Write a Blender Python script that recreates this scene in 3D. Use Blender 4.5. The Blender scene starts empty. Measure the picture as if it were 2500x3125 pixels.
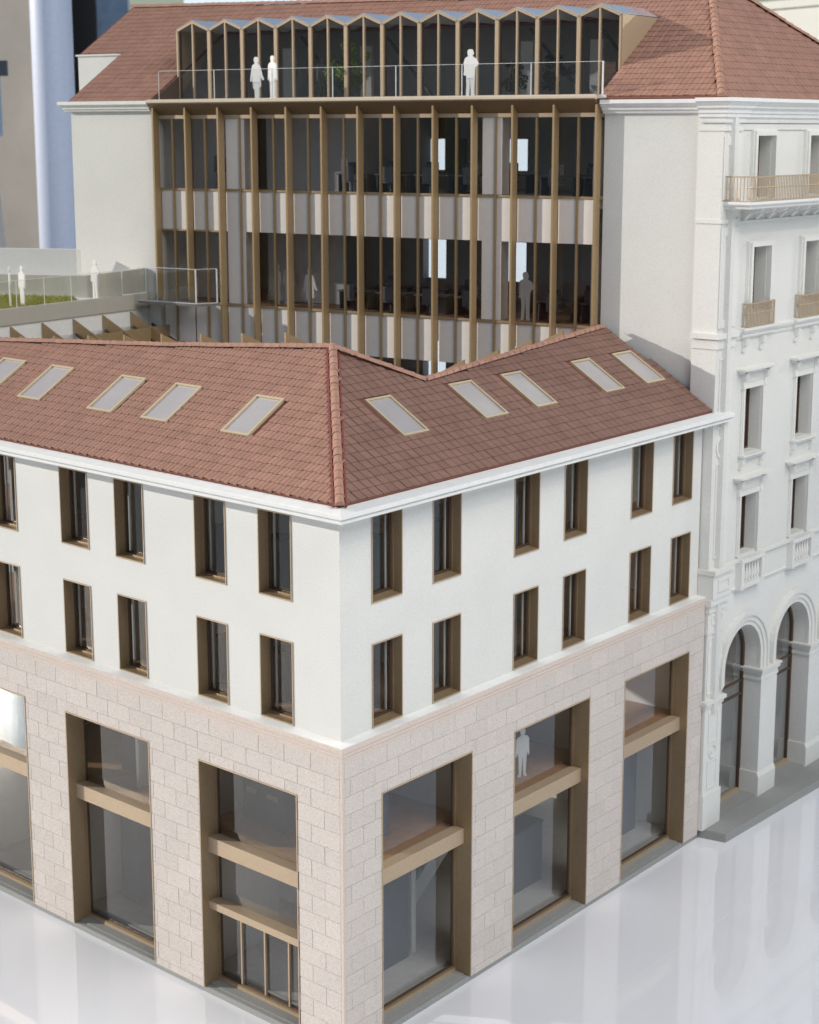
import bpy, bmesh, math, random
from mathutils import Vector, Matrix
R = random.Random(7)
S = bpy.context.scene
COL = S.collection

# ------------------------------------------------------------------ camera
CAM_LOC = Vector((34.514, -33.930, 26.630))
AZ, PITCH, ROLL = 0.7537, -0.2102, -0.0004
fh = Vector((-math.sin(AZ), math.cos(AZ), 0))
Fw = fh * math.cos(PITCH) + Vector((0, 0, math.sin(PITCH)))
Rt = Vector((math.cos(AZ), math.sin(AZ), 0))
Up = Rt.cross(Fw)
cr, sr = math.cos(ROLL), math.sin(ROLL)
Rt, Up = cr * Rt + sr * Up, -sr * Rt + cr * Up
cam = bpy.data.cameras.new("camera")
cam_o = bpy.data.objects.new("camera", cam)
COL.objects.link(cam_o)
cam_o.matrix_world = Matrix(((Rt.x, Up.x, -Fw.x, CAM_LOC.x), (Rt.y, Up.y, -Fw.y, CAM_LOC.y), (Rt.z, Up.z, -Fw.z, CAM_LOC.z), (0, 0, 0, 1)))
cam.sensor_fit = 'AUTO'
cam.sensor_width = 36.0
cam.lens = 5462.0 / 3125 * 36
cam.clip_start = 1.0
cam.clip_end = 5000.0
cam.dof.use_dof = True
cam.dof.focus_distance = 56.0
cam.dof.aperture_fstop = 0.55
S.camera = cam_o

# ------------------------------------------------------------------ light
SUN = Vector((0.798, 0.522, -0.301)).normalized()      # direction the sunlight travels
W = bpy.data.worlds.new("World")
S.world = W
W.use_nodes = True
nt = W.node_tree
nt.nodes.clear()
out = nt.nodes.new('ShaderNodeOutputWorld')
bg = nt.nodes.new('ShaderNodeBackground')
sky = nt.nodes.new('ShaderNodeTexSky')
sky.sky_type = 'NISHITA'
sky.sun_disc = False
sky.sun_elevation = math.asin(-SUN.z)
sky.sun_rotation = math.atan2(-SUN.x, -SUN.y)
sky.air_density = 1.0
sky.dust_density = 1.0
sky.ozone_density = 1.0
bg.inputs['Strength'].default_value = 0.085
nt.links.new(sky.outputs[0], bg.inputs[0])
nt.links.new(bg.outputs[0], out.inputs[0])
sun = bpy.data.lights.new("sun", 'SUN')
sun.energy = 3.3
sun.angle = math.radians(0.6)
sun.color = (1.0, 0.945, 0.86)
sun_o = bpy.data.objects.new("sun", sun)
COL.objects.link(sun_o)
sun_o.rotation_euler = SUN.to_track_quat('-Z', 'Y').to_euler()
sun_o.location = (-120, -80, 60)
S.view_settings.view_transform = 'Standard'
S.view_settings.look = 'None'
S.view_settings.gamma = 1.0
S.view_settings.use_curve_mapping = False
S.view_settings.exposure = 0.0
S.render.engine = 'CYCLES'
S.cycles.max_bounces = 8
S.cycles.diffuse_bounces = 4
S.cycles.glossy_bounces = 4
S.cycles.transparent_max_bounces = 16
S.cycles.transmission_bounces = 6
S.cycles.caustics_reflective = False
S.cycles.caustics_refractive = False
S.cycles.use_denoising = True

# soft daylight from the room's big window beyond the right-hand street
def area(name, loc, target, sx, sy, energy, col):
    l = bpy.data.lights.new(name, 'AREA')
    l.shape = 'RECTANGLE'
    l.size, l.size_y, l.energy, l.color = sx, sy, energy, col
    o = bpy.data.objects.new(name, l)
    COL.objects.link(o)
    o.location = loc
    o.rotation_euler = (Vector(target) - Vector(loc)).to_track_quat('-Z', 'Y').to_euler()
    return o

# ------------------------------------------------------------------ frames
class Frame:
    def __init__(s, o, u, n):
        s.o, s.u, s.n = Vector(o), Vector(u), Vector(n)
    def P(s, t, o, z):
        return s.o + s.u * t + s.n * o + Vector((0, 0, z))
A, TH = -0.0966, 0.1918
dR = Vector((math.sin(A), math.cos(A), 0))
nR = Vector((math.cos(A), -math.sin(A), 0))
dB = Vector((math.cos(TH), math.sin(TH), 0))
nB = Vector((math.sin(TH), -math.cos(TH), 0))
FL = Frame((0, 0, 0), (1, 0, 0), (0, -1, 0))
FR = Frame((0, 0, 0), dR, nR)
FB = Frame((0, 21.605, 0), dB, nB)
FT = Frame(FB.P(-28.6, 0, 0), nB, dB)          # terrace wall: t runs forward along nB, faces the courtyard (+dB)
area("window_daylight", FR.P(0, 58, 80), FR.P(12, 0, 4), 80, 60, 71000, (1.0, 0.955, 0.90))
gl_dir = (dR * 2.5 + nR * 1.0 + Vector((0, 0, 0.83))).normalized()       # sunlight thrown back by a window pane beyond the street
gl = bpy.data.lights.new('window_glint', 'SPOT')
gl.energy, gl.color, gl.spot_size, gl.spot_blend, gl.shadow_soft_size = 75000, (1.0, 0.93, 0.84), math.radians(17), 0.75, 0.5
gl_o = bpy.data.objects.new('window_glint', gl)
COL.objects.link(gl_o)
gl_o.location = FR.P(27, 0.3, 25.6) + gl_dir * 90
gl_o.rotation_euler = (-gl_dir).to_track_quat('-Z', 'Y').to_euler()

# ------------------------------------------------------------------ mesh helper
class MB:
    def __init__(s):
        s.v, s.f = [], []
    def add(s, pts, faces):
        b = len(s.v)
        s.v += [Vector(p) for p in pts]
        s.f += [tuple(b + i for i in f) for f in faces]
    def box(s, fr, t0, t1, o0, o1, z0, z1):
        p = [fr.P(t, o, z) for z in (z0, z1) for o in (o0, o1) for t in (t0, t1)]
        s.add(p, [(0, 1, 3, 2), (4, 6, 7, 5), (0, 4, 5, 1), (2, 3, 7, 6), (0, 2, 6, 4), (1, 5, 7, 3)])
    def quad(s, a, b, c, d):
        s.add([a, b, c, d], [(0, 1, 2, 3)])
    def prism(s, pts, ext):
        n = len(pts)
        e = Vector(ext)
        q = [Vector(p) for p in pts]
        s.add(q + [p + e for p in q], [tuple(range(n))[::-1], tuple(range(n, 2 * n))] + [(i, (i + 1) % n, n + (i + 1) % n, n + i) for i in range(n)])
    def bar(s, a, b, w, h, up=(0, 0, 1)):
        a, b = Vector(a), Vector(b)
        d = (b - a).normalized()
        x = d.cross(Vector(up)).normalized() * (w / 2)
        y = x.cross(d).normalized() * (h / 2)
        p = [a - x - y, a + x - y, a + x + y, a - x + y, b - x - y, b + x - y, b + x + y, b - x + y]
        s.add(p, [(0, 3, 2, 1), (4, 5, 6, 7), (0, 1, 5, 4), (1, 2, 6, 5), (2, 3, 7, 6), (3, 0, 4, 7)])
    def lathe(s, base, prof, n=10):
        b = len(s.v)
        for r, z in prof:
            for i in range(n):
                a = 2 * math.pi * i / n
                s.v.append(Vector(base) + Vector((r * math.cos(a), r * math.sin(a), z)))
        for k in range(len(prof) - 1):
            for i in range(n):
                j = (i + 1) % n
                s.f.append((b + k * n + i, b + k * n + j, b + (k + 1) * n + j, b + (k + 1) * n + i))
        s.f.append(tuple(b + i for i in range(n))[::-1])
        s.f.append(tuple(b + (len(prof) - 1) * n + i for i in range(n)))
    def profile(s, path, prof, closed_ends=True):
        """sweep prof [(out, z)...] along path of (point, outward) pairs; mitred by caller"""
        n = len(prof)
        b = len(s.v)
        for p, o in path:
            for a, z in prof:
                s.v.append(Vector(p) + Vector(o) * a + Vector((0, 0, z)))
        for k in range(len(path) - 1):
            for i in range(n):
                j = (i + 1) % n
                s.f.append((b + k * n + i, b + (k + 1) * n + i, b + (k + 1) * n + j, b + k * n + j))
        s.f.append(tuple(b + i for i in range(n)))
        s.f.append(tuple(b + (len(path) - 1) * n + i for i in range(n))[::-1])
    def sheet(s, fr, t0, t1, z0, z1, of, ob, holes):
        """a wall slab with rectangular openings"""
        ts = sorted({t0, t1} | {h[0] for h in holes} | {h[1] for h in holes})
        zs = sorted({z0, z1} | {h[2] for h in holes} | {h[3] for h in holes})
        ts = [t for t in ts if t0 - 1e-6 <= t <= t1 + 1e-6]
        zs = [z for z in zs if z0 - 1e-6 <= z <= z1 + 1e-6]
        solid = lambda t, z: not any(h[0] < t < h[1] and h[2] < z < h[3] for h in holes)
        g = [[solid((ts[i] + ts[i + 1]) / 2, (zs[k] + zs[k + 1]) / 2) for k in range(len(zs) - 1)] for i in range(len(ts) - 1)]
        for i in range(len(ts) - 1):
            for k in range(len(zs) - 1):
                if not g[i][k]:
                    continue
                a, b, c, d = ts[i], ts[i + 1], zs[k], zs[k + 1]
                s.quad(fr.P(a, of, c), fr.P(b, of, c), fr.P(b, of, d), fr.P(a, of, d))
                s.quad(fr.P(b, ob, c), fr.P(a, ob, c), fr.P(a, ob, d), fr.P(b, ob, d))
                if i == 0 or not g[i - 1][k]:
                    s.quad(fr.P(a, ob, c), fr.P(a, of, c), fr.P(a, of, d), fr.P(a, ob, d))
                if i == len(ts) - 2 or not g[i + 1][k]:
                    s.quad(fr.P(b, of, c), fr.P(b, ob, c), fr.P(b, ob, d), fr.P(b, of, d))
                if k == 0 or not g[i][k - 1]:
                    s.quad(fr.P(a, ob, c), fr.P(b, ob, c), fr.P(b, of, c), fr.P(a, of, c))
                if k == len(zs) - 2 or not g[i][k + 1]:
                    s.quad(fr.P(a, of, d), fr.P(b, of, d), fr.P(b, ob, d), fr.P(a, ob, d))

def mesh(name, mb, mat, org=(0, 0, 0), smooth=False):
    me = bpy.data.meshes.new(name)
    o = Vector(org)
    me.from_pydata([tuple(v - o) for v in mb.v], [], mb.f)
    me.materials.append(mat)
    bm = bmesh.new()
    bm.from_mesh(me)
    bmesh.ops.recalc_face_normals(bm, faces=bm.faces)
    bm.to_mesh(me)
    bm.free()
    if smooth:
        for p in me.polygons:
            p.use_smooth = True
    return me
def wloc(o):
    l = Vector((0, 0, 0))
    while o is not None:
        l += o.location
        o = o.parent
    return l
def obj(name, mb, mat, parent=None, smooth=False, at=None):
    """one mesh object; its origin sits at the parent's origin (or `at`)"""
    base = wloc(parent) if parent is not None else Vector((0, 0, 0))
    org = Vector(at) if at is not None else base
    o = bpy.data.objects.new(name, mesh(name, mb, mat, org, smooth))
    COL.objects.link(o)
    if parent is not None:
        o.parent = parent
    o.location = org - base
    return o
def put(name, me, parent, M):
    """an object sharing mesh data, world matrix M (parents are only translated)"""
    o = bpy.data.objects.new(name, me)
    COL.objects.link(o)
    o.parent = parent
    o.matrix_basis = Matrix.Translation(-wloc(parent)) @ M
    return o
def thing(name, label, cat, loc, group=None):
    o = bpy.data.objects.new(name, None)
    COL.objects.link(o)
    o.empty_display_size = 0.3
    o.location = loc
    tag(o, label, cat, group)
    return o
def tag(o, label, cat, group=None):
    o['label'], o['category'] = label, cat
    if group:
        o['group'] = group
    return o
def struct(name, mb, mat, **k):
    o = obj(name, mb, mat, **k)
    o['kind'] = 'structure'
    return o

# ------------------------------------------------------------------ materials
def new_mat(name):
    m = bpy.data.materials.new(name)
    m.use_nodes = True
    b = m.node_tree.nodes['Principled BSDF']
    return m, m.node_tree, b
def N(t, kind, **kw):
    n = t.nodes.new(kind)
    for k, v in kw.items():
        if k in n.inputs:
            n.inputs[k].default_value = v
        else:
            setattr(n, k, v)
    return n
def coords(t, scale=1.0):
    tc = N(t, 'ShaderNodeNewGeometry')
    return tc.outputs['Position']
def rgba(c):
    return (c[0], c[1], c[2], 1)
def plain(name, col, rough=0.6, metal=0.0, var=0.04, nscale=3.0, bump=0.0, bscale=60.0, spec=0.5, objvar=0.0):
    m, t, b = new_mat(name)
    b.inputs['Roughness'].default_value = rough
    b.inputs['Metallic'].default_value = metal
    b.inputs['Specular IOR Level'].default_value = spec
    pos = coords(t)
    no = N(t, 'ShaderNodeTexNoise', Scale=nscale, Detail=5.0, Roughness=0.6)
    t.links.new(pos, no.inputs['Vector'])
    mr = N(t, 'ShaderNodeMapRange')
    mr.inputs[3].default_value, mr.inputs[4].default_value = 1 - var, 1 + var
    mr.inputs[1].default_value, mr.inputs[2].default_value = 0.3, 0.7
    t.links.new(no.outputs['Fac'], mr.inputs[0])
    mx = N(t, 'ShaderNodeMix', data_type='RGBA', blend_type='MULTIPLY')
    mx.inputs[0].default_value = 1.0
    mx.inputs[6].default_value = rgba(col)
    val = mr.outputs[0]
    if objvar:
        oi = N(t, 'ShaderNodeObjectInfo')
        m2 = N(t, 'ShaderNodeMapRange')
        m2.inputs[3].default_value, m2.inputs[4].default_value = 1 - objvar, 1 + objvar
        t.links.new(oi.outputs['Random'], m2.inputs[0])
        mu = N(t, 'ShaderNodeMath', operation='MULTIPLY')
        t.links.new(val, mu.inputs[0])
        t.links.new(m2.outputs[0], mu.inputs[1])
        val = mu.outputs[0]
    t.links.new(val, mx.inputs[7])
    t.links.new(mx.outputs[2], b.inputs['Base Color'])
    if bump:
        n2 = N(t, 'ShaderNodeTexNoise', Scale=bscale, Detail=4.0)
        t.links.new(pos, n2.inputs['Vector'])
        bp = N(t, 'ShaderNodeBump', Strength=bump, Distance=0.02)
        t.links.new(n2.outputs['Fac'], bp.inputs['Height'])
        t.links.new(bp.outputs[0], b.inputs['Normal'])
    return m
def speckle(name, col, dark, scale, amount, rough, bump, spots=None, objvar=0.03):
    m, t, b = new_mat(name)
    b.inputs['Roughness'].default_value = rough
    pos = coords(t)
    n1 = N(t, 'ShaderNodeTexNoise', Scale=scale, Detail=6.0, Roughness=0.75)
    t.links.new(pos, n1.inputs['Vector'])
    r1 = N(t, 'ShaderNodeValToRGB')
    r1.color_ramp.elements[0].position, r1.color_ramp.elements[1].position = 0.36, 0.56
    r1.color_ramp.elements[0].color, r1.color_ramp.elements[1].color = rgba(dark), rgba(col)
    t.links.new(n1.outputs['Fac'], r1.inputs[0])
    mx = N(t, 'ShaderNodeMix', data_type='RGBA')
    mx.inputs[0].default_value = amount
    mx.inputs[6].default_value = rgba(col)
    t.links.new(r1.outputs[0], mx.inputs[7])
    big = N(t, 'ShaderNodeTexNoise', Scale=0.6, Detail=3.0)
    t.links.new(pos, big.inputs['Vector'])
    mr = N(t, 'ShaderNodeMapRange')
    mr.inputs[3].default_value, mr.inputs[4].default_value = 0.95, 1.05
    t.links.new(big.outputs['Fac'], mr.inputs[0])
    oi = N(t, 'ShaderNodeObjectInfo')
    m2 = N(t, 'ShaderNodeMapRange')
    m2.inputs[3].default_value, m2.inputs[4].default_value = 1 - objvar, 1 + objvar
    t.links.new(oi.outputs['Random'], m2.inputs[0])
    mu = N(t, 'ShaderNodeMath', operation='MULTIPLY')
    t.links.new(mr.outputs[0], mu.inputs[0])
    t.links.new(m2.outputs[0], mu.inputs[1])
    m3 = N(t, 'ShaderNodeMix', data_type='RGBA', blend_type='MULTIPLY')
    m3.inputs[0].default_value = 1.0
    t.links.new(mx.outputs[2], m3.inputs[6])
    t.links.new(mu.outputs[0], m3.inputs[7])
    cout = m3.outputs[2]
    if spots:
        vo = N(t, 'ShaderNodeTexVoronoi', Scale=spots[0])
        t.links.new(pos, vo.inputs['Vector'])
        sp = N(t, 'ShaderNodeMath', operation='LESS_THAN')
        sp.inputs[1].default_value = spots[1]
        t.links.new(vo.outputs['Distance'], sp.inputs[0])
        m4 = N(t, 'ShaderNodeMix', data_type='RGBA')
        t.links.new(sp.outputs[0], m4.inputs[0])
        t.links.new(cout, m4.inputs[6])
        m4.inputs[7].default_value = rgba(spots[2])
        cout = m4.outputs[2]
    t.links.new(cout, b.inputs['Base Color'])
    bp = N(t, 'ShaderNodeBump', Strength=bump, Distance=0.03)
    t.links.new(n1.outputs['Fac'], bp.inputs['Height'])
    t.links.new(bp.outputs[0], b.inputs['Normal'])
    return m
def glass(name, tint, spec=1.0, rough=0.02, base=0.035):
    m = bpy.data.materials.new(name)
    m.use_nodes = True
    t = m.node_tree
    t.nodes.clear()
    o = N(t, 'ShaderNodeOutputMaterial')
    mx = N(t, 'ShaderNodeMixShader')
    tr = N(t, 'ShaderNodeBsdfTransparent', Color=rgba(tint))
    gl = N(t, 'ShaderNodeBsdfGlossy', Roughness=rough)
    gl.inputs['Color'].default_value = (spec, spec, spec, 1)
    lw = N(t, 'ShaderNodeLayerWeight', Blend=0.5)          # Schlick: the same from both sides of the sheet
    pw = N(t, 'ShaderNodeMath', operation='POWER')
    pw.inputs[1].default_value = 5.0
    t.links.new(lw.outputs['Facing'], pw.inputs[0])
    fr = N(t, 'ShaderNodeMath', operation='MULTIPLY_ADD')
    fr.inputs[1].default_value, fr.inputs[2].default_value = 0.9, base
    t.links.new(pw.outputs[0], fr.inputs[0])
    t.links.new(fr.outputs[0], mx.inputs[0])
    t.links.new(tr.outputs[0], mx.inputs[1])
    t.links.new(gl.outputs[0], mx.inputs[2])
    t.links.new(mx.outputs[0], o.inputs[0])
    return m
M = {}
M['plaster'] = speckle('white_plaster', (0.765, 0.765, 0.74), (0.57, 0.57, 0.54), 20, 0.45, 0.8, 0.22)
M['white'] = plain('white_card', (0.80, 0.80, 0.78), 0.7, var=0.03, bump=0.05, bscale=50)
M['spandrel'] = plain('cream_spandrel', (0.84, 0.79, 0.745), 0.6, var=0.03)
M['cornice'] = plain('cornice_white', (0.80, 0.81, 0.80), 0.65, var=0.04, nscale=2.5, bump=0.08, bscale=70)
M['stone'] = speckle('speckled_stone', (0.68, 0.622, 0.58), (0.45, 0.40, 0.37), 22, 0.7, 0.85, 0.2, (5.0, 0.075, (0.24, 0.20, 0.19)), 0.035)
M['joint'] = plain('stone_joint', (0.55, 0.495, 0.455), 0.9)
M['bandstone'] = speckle('base_moulding_stone', (0.67, 0.575, 0.515), (0.44, 0.36, 0.32), 18, 0.45, 0.85, 0.12)
M['bronze'] = plain('bronze_paint', (0.36, 0.265, 0.165), 0.42, metal=0.45, var=0.06, nscale=6, bump=0.05, bscale=40)
M['tan'] = plain('tan_metal', (0.50, 0.385, 0.265), 0.5, metal=0.25, var=0.05, nscale=9, bump=0.18, bscale=45)
M['finb'] = plain('fin_bronze', (0.41, 0.295, 0.165), 0.42, metal=0.35, var=0.05, nscale=5, bump=0.04, bscale=50)
M['dframe'] = plain('dark_frame', (0.10, 0.062, 0.042), 0.45, metal=0.2)
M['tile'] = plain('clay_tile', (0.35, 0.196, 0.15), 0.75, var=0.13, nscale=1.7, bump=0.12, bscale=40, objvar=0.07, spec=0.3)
M['tile_flat'] = plain('clay_tile_shaded', (0.258, 0.152, 0.122), 0.8, var=0.13, nscale=1.5, bump=0.10, bscale=40, objvar=0.06, spec=0.25)  # darker clay copy; the right slope's shade is put into the colour
M['under'] = plain('roof_underlay', (0.20, 0.075, 0.055), 0.9)
M['ridge'] = plain('ridge_clay', (0.43, 0.245, 0.185), 0.75, var=0.12, nscale=5, bump=0.2, bscale=25, objvar=0.06, spec=0.3)
M['plinth'] = speckle('grey_plinth', (0.33, 0.335, 0.325), (0.24, 0.24, 0.235), 14, 0.5, 0.8, 0.1)
M['glass'] = glass('clear_glass', (0.93, 0.94, 0.94), base=0.06)
M['aglass'] = glass('coated_glass', (0.93, 0.94, 0.95), base=0.14)
M['rglass'] = glass('tinted_glass', (0.92, 0.92, 0.925), 1.0)
M['acrylic'] = glass('acrylic_sheet', (0.97, 0.975, 0.975))
M['edge'] = plain('acrylic_edge', (0.80, 0.82, 0.82), 0.25)
M['frost'] = plain('frosted_pane', (0.44, 0.415, 0.42), 0.12, var=0.06, nscale=0.8, spec=0.6)
M['metalroof'] = plain('sky_tinted_sheet', (0.80, 0.87, 0.98), 0.12, metal=0.45, var=0.03)  # sky reflection put into the pale blue base colour
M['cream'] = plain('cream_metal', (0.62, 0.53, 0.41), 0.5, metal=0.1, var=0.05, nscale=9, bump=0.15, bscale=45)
M['floorw'] = plain('wood_floor', (0.42, 0.23, 0.13), 0.55, var=0.12, nscale=2.2)
M['floorg'] = plain('grey_floor', (0.50, 0.49, 0.48), 0.5, var=0.08)
M['inner'] = plain('inner_white', (0.66, 0.66, 0.65), 0.8)
M['innerg'] = plain('inner_grey', (0.62, 0.61, 0.60), 0.8)
M['olive'] = plain('olive_wall', (0.20, 0.21, 0.07), 0.8)
M['dark'] = plain('charcoal_card', (0.055, 0.06, 0.07), 0.6)
M['slate'] = plain('slate_card', (0.10, 0.115, 0.14), 0.6)
M['figure'] = plain('white_acrylic_figure', (0.86, 0.86, 0.86), 0.35, var=0.02)
M['figdark'] = plain('grey_acrylic_figure', (0.12, 0.12, 0.125), 0.4, var=0.02)
M['grass'] = plain('model_grass', (0.30, 0.30, 0.05), 0.9, var=0.35, nscale=9, bump=0.5, bscale=20)
M['leaf'] = plain('model_leaf', (0.17, 0.25, 0.07), 0.8, var=0.4, nscale=4)
M['trunk'] = plain('model_trunk', (0.16, 0.10, 0.06), 0.9)
def gloss_table():
    m, t, b = new_mat('gloss_white_acrylic')
    b.inputs['Base Color'].default_value = (0.87, 0.885, 0.925, 1)
    b.inputs['Roughness'].default_value = 0.035
    b.inputs['IOR'].default_value = 1.5
    b.inputs['Coat Weight'].default_value = 0.35
    b.inputs['Coat Roughness'].default_value = 0.02
    pos = coords(t)
    n = N(t, 'ShaderNodeTexNoise', Scale=0.35, Detail=2.0)
    t.links.new(pos, n.inputs['Vector'])
    bp = N(t, 'ShaderNodeBump', Strength=0.015, Distance=0.4)
    t.links.new(n.outputs['Fac'], bp.inputs['Height'])
    t.links.new(bp.outputs[0], b.inputs['Normal'])
    return m
M['table'] = gloss_table()
# ================================================================== setting: table, room
tb = MB()
def poly_panel(mb, pts, z0, z1):
    mb.prism([Vector((p.x, p.y, z0)) for p in pts], (0, 0, z1 - z0))
seam0, seam1 = 4.235, 4.26
fs = lambda t, o: FR.P(t, o - 0.0276 * (5.4 - t), 0)
tb1, tb2 = MB(), MB()
poly_panel(tb1, [Vector((-75, -60, 0)), fs(-60, seam0), fs(75, seam0), Vector((-75, 75, 0))], -0.8, 0)
poly_panel(tb2, [fs(-60, seam1), Vector((75, -60, 0)), Vector((75, 75, 0)), fs(75, seam1)], -0.8, 0)
struct('table_top', tb1, M['table'])
struct('table_top', tb2, M['table'])
tb3 = MB()
poly_panel(tb3, [fs(-60, seam0), fs(-60, seam1), fs(75, seam1), fs(75, seam0)], -0.7, -0.003)
struct('table_joint', tb3, M['edge'])
g = MB()
g.box(Frame((0, 0, 0), (1, 0, 0), (0, 1, 0)), -2500, 2500, -2500, 2500, -48.3, -48)
wf = Frame((-70, -185, 0), (0.935, -0.354, 0), (0.354, 0.935, 0))      # unseen low wall added behind the viewer to block horizon glow, below the sun
g2 = MB()
g2.box(wf, -260, 260, -4, 0, -48, 46)
struct('room_wall', g2, plain('grey_render', (0.6, 0.59, 0.57), 0.9))
struct('room_floor', g, plain('terrazzo', (0.38, 0.37, 0.35), 0.6))

# ================================================================== tiles / ridge helpers
class Plane:
    def __init__(s, o, u, n):
        s.o, s.u, s.n = Vector(o), Vector(u).normalized(), Vector(n).normalized()
        s.v = s.n.cross(s.u)
        if s.v.z < 0:
            s.v = -s.v
    def P(s, t, d, h=0):
        return s.o + s.u * t + s.v * d + s.n * h
    def ts(s, p):
        d = Vector(p) - s.o
        return d.dot(s.u), d.dot(s.v)
def inside(poly, x, y):
    c = False
    n = len(poly)
    for i in range(n):
        (x1, y1), (x2, y2) = poly[i], poly[(i + 1) % n]
        if (y1 > y) != (y2 > y) and x < (x2 - x1) * (y - y1) / (y2 - y1) + x1:
            c = not c
    return c
def tile_mesh(name, mat, w, L, flat, var=0):
    mb = MB()
    l2 = L * 1.10
    if flat:
        pr = [(0.008, 0.022), (w * 0.93, 0.026), (w - 0.008, 0.014)]
    else:
        pr = [(0.000, 0.020), (w * 0.43, 0.028), (w * 0.495, 0.006), (w * 0.56, 0.030), (w * 0.72, 0.037), (w * 0.90, 0.032), (w * 0.975, 0.002)]
    lift = 0.028 if flat else 0.026
    n = len(pr)
    rows = [(0.0, lift * 0.9), (0.02, lift + 0.004), (l2, 0.0)] if not flat else [(0.0, lift), (l2, 0.0)]
    yo = lambda x, y: y if flat or y > 0.1 else y + (0.018 if x < w * 0.5 else -0.016)
    pts = [(x, yo(x, y), z + h) for y, h in rows for x, z in pr]
    fc = []
    for k in range(len(rows) - 1):
        for i in range(n - 1):
            a = k * n + i
            fc.append((a, a + 1, a + n + 1, a + n))
    b = len(pts)
    pts += [(x, yo(x, 0.0), -0.03) for x, z in pr]
    for i in range(n - 1):
        fc.append((b + i, b + i + 1, i + 1, i))
    mb.add(pts, fc)
    me = bpy.data.meshes.new(name)
    me.from_pydata([tuple(v) for v in mb.v], [], mb.f)
    me.materials.append(mat)
    return me
def tiles(roof, specs, limit=300):
    """specs: (plane, poly, w, L, holes, flat, mat, (t_off, s_off))"""
    alln = []
    for pl, poly, w, L, holes, flat, mat, (t0, s0) in specs:
        ts = [p[0] for p in poly]
        ss = [p[1] for p in poly]
        me = tile_mesh('tile', mat, w, L, flat)
        s = s0
        row = 0
        while s < max(ss):
            t = t0 + math.floor((min(ts) - t0) / w) * w
            while t < max(ts):
                cx, cy = t + w / 2, s + L * 0.45
                if inside(poly, cx, cy) and not any(h[0] < cx < h[1] and h[2] < cy < h[3] for h in holes):
                    j = R.uniform(-0.006, 0.006)
                    M4 = Matrix.Translation(pl.P(t + j, s + R.uniform(-0.008, 0.008), 0.0)) @ Matrix((pl.u, pl.v, pl.n)).transposed().to_4x4() @ Matrix.Rotation(R.uniform(-0.012, 0.012), 4, 'Z')
                    alln.append(((pl.P(cx, cy) - CAM_LOC).length * (1.0 if flat else 0.97), me, M4, mat, pl))
                t += w
            s += L
            row += 1
    alln.sort(key=lambda a: a[0])
    for d, me, M4, mat, pl in alln[:limit]:
        # a tile whose u x v is left-handed is mirrored: harmless for a two-sided shader
        put('tile', me, roof, M4)
    rest = {}
    for d, me, M4, mat, pl in alln[limit:]:
        mb = rest.setdefault(mat.name, (MB(), mat))[0]
        mb.add([M4 @ v.co for v in me.vertices], [tuple(p.vertices) for p in me.polygons])
    big = MB()
    for k, (mb, mat) in rest.items():
        o = obj('tile_field', mb, mat, roof)
        o['kind'] = 'stuff'
def cap_mesh(r, L, mat):
    mb = MB()
    n = 7
    prof = []
    for x, k in ((0.0, 1.06), (0.05, 1.10), (L * 0.25, 1.0), (L * 1.12, 0.90)):
        for i in range(n):
            a = math.pi * i / (n - 1)
            prof.append((x, r * k * math.cos(a), r * k * 0.95 * math.sin(a)))
    f = [(k * n + i, k * n + i + 1, (k + 1) * n + i + 1, (k + 1) * n + i) for k in range(3) for i in range(n - 1)]
    f.append(tuple(range(n)))
    mb.add(prof, f)
    me = bpy.data.meshes.new('ridge_tile')
    me.from_pydata([tuple(v) for v in mb.v], [], mb.f)
    me.materials.append(mat)
    for p in me.polygons:
        p.use_smooth = len(p.vertices) == 4
    return me
def caps(roof, a, b, r=0.15, step=0.42, up=Vector((0, 0, 1)), name='ridge_tile'):
    a, b = Vector(a), Vector(b)
    d = b - a
    n = max(1, round(d.length / step))
    L = d.length / n
    me = cap_mesh(r, L, M['ridge'])
    x = d.normalized()
    y = up.cross(x).normalized()
    z = x.cross(y)
    for i in range(n):
        m = Matrix((x, y, z)).transposed().to_4x4()
        put(name, me, roof, Matrix.Translation(a + x * L * i + z * R.uniform(-0.008, 0.008)) @ m @ Matrix.Rotation(R.uniform(-0.02, 0.02), 4, 'Z'))
def pslab(mb, pl, poly, h0, h1):
    mb.prism([pl.P(t, s, h0) for t, s in poly], pl.n * (h1 - h0))

# ================================================================== corner building
cb = thing('corner_building', 'white corner building with stone base, tall bronze windows and hipped tile roof in front', 'building', (0, 0, 0))
corner = lambda o, z: Vector((1.1016 * o, -o, z))
WL, WR = -24.0, 20.79
ZW0, ZW1 = 9.60, 16.5
smallL = [(-3.344, -1.956), (-6.201, -4.804), (-10.085, -8.663), (-12.963, -11.503), (-16.86, -15.461), (-19.9, -18.5)]
smallR = [(1.415, 2.816), (4.319, 5.728), (8.605, 10.005), (11.507, 12.889), (15.789, 17.228), (18.681, 20.092)]
rowz = [(9.673, 12.176), (13.403, 15.94)]
bigL = [(-5.885, -1.499), (-12.683, -8.307), (-19.35, -14.998)]
bigR = [(1.407, 5.914), (8.244, 12.774), (15.096, 19.675)]
BT = 7.749
mb = MB()
mb.sheet(FL, WL, -0.05, ZW0 - 0.4, ZW1, 0, -0.46, [(a, b, c, d) for a, b in smallL for c, d in rowz])
mb.sheet(FR, 0.05, WR, ZW0 - 0.4, ZW1, 0, -0.46, [(a, b, c, d) for a, b in smallR for c, d in rowz])
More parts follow.
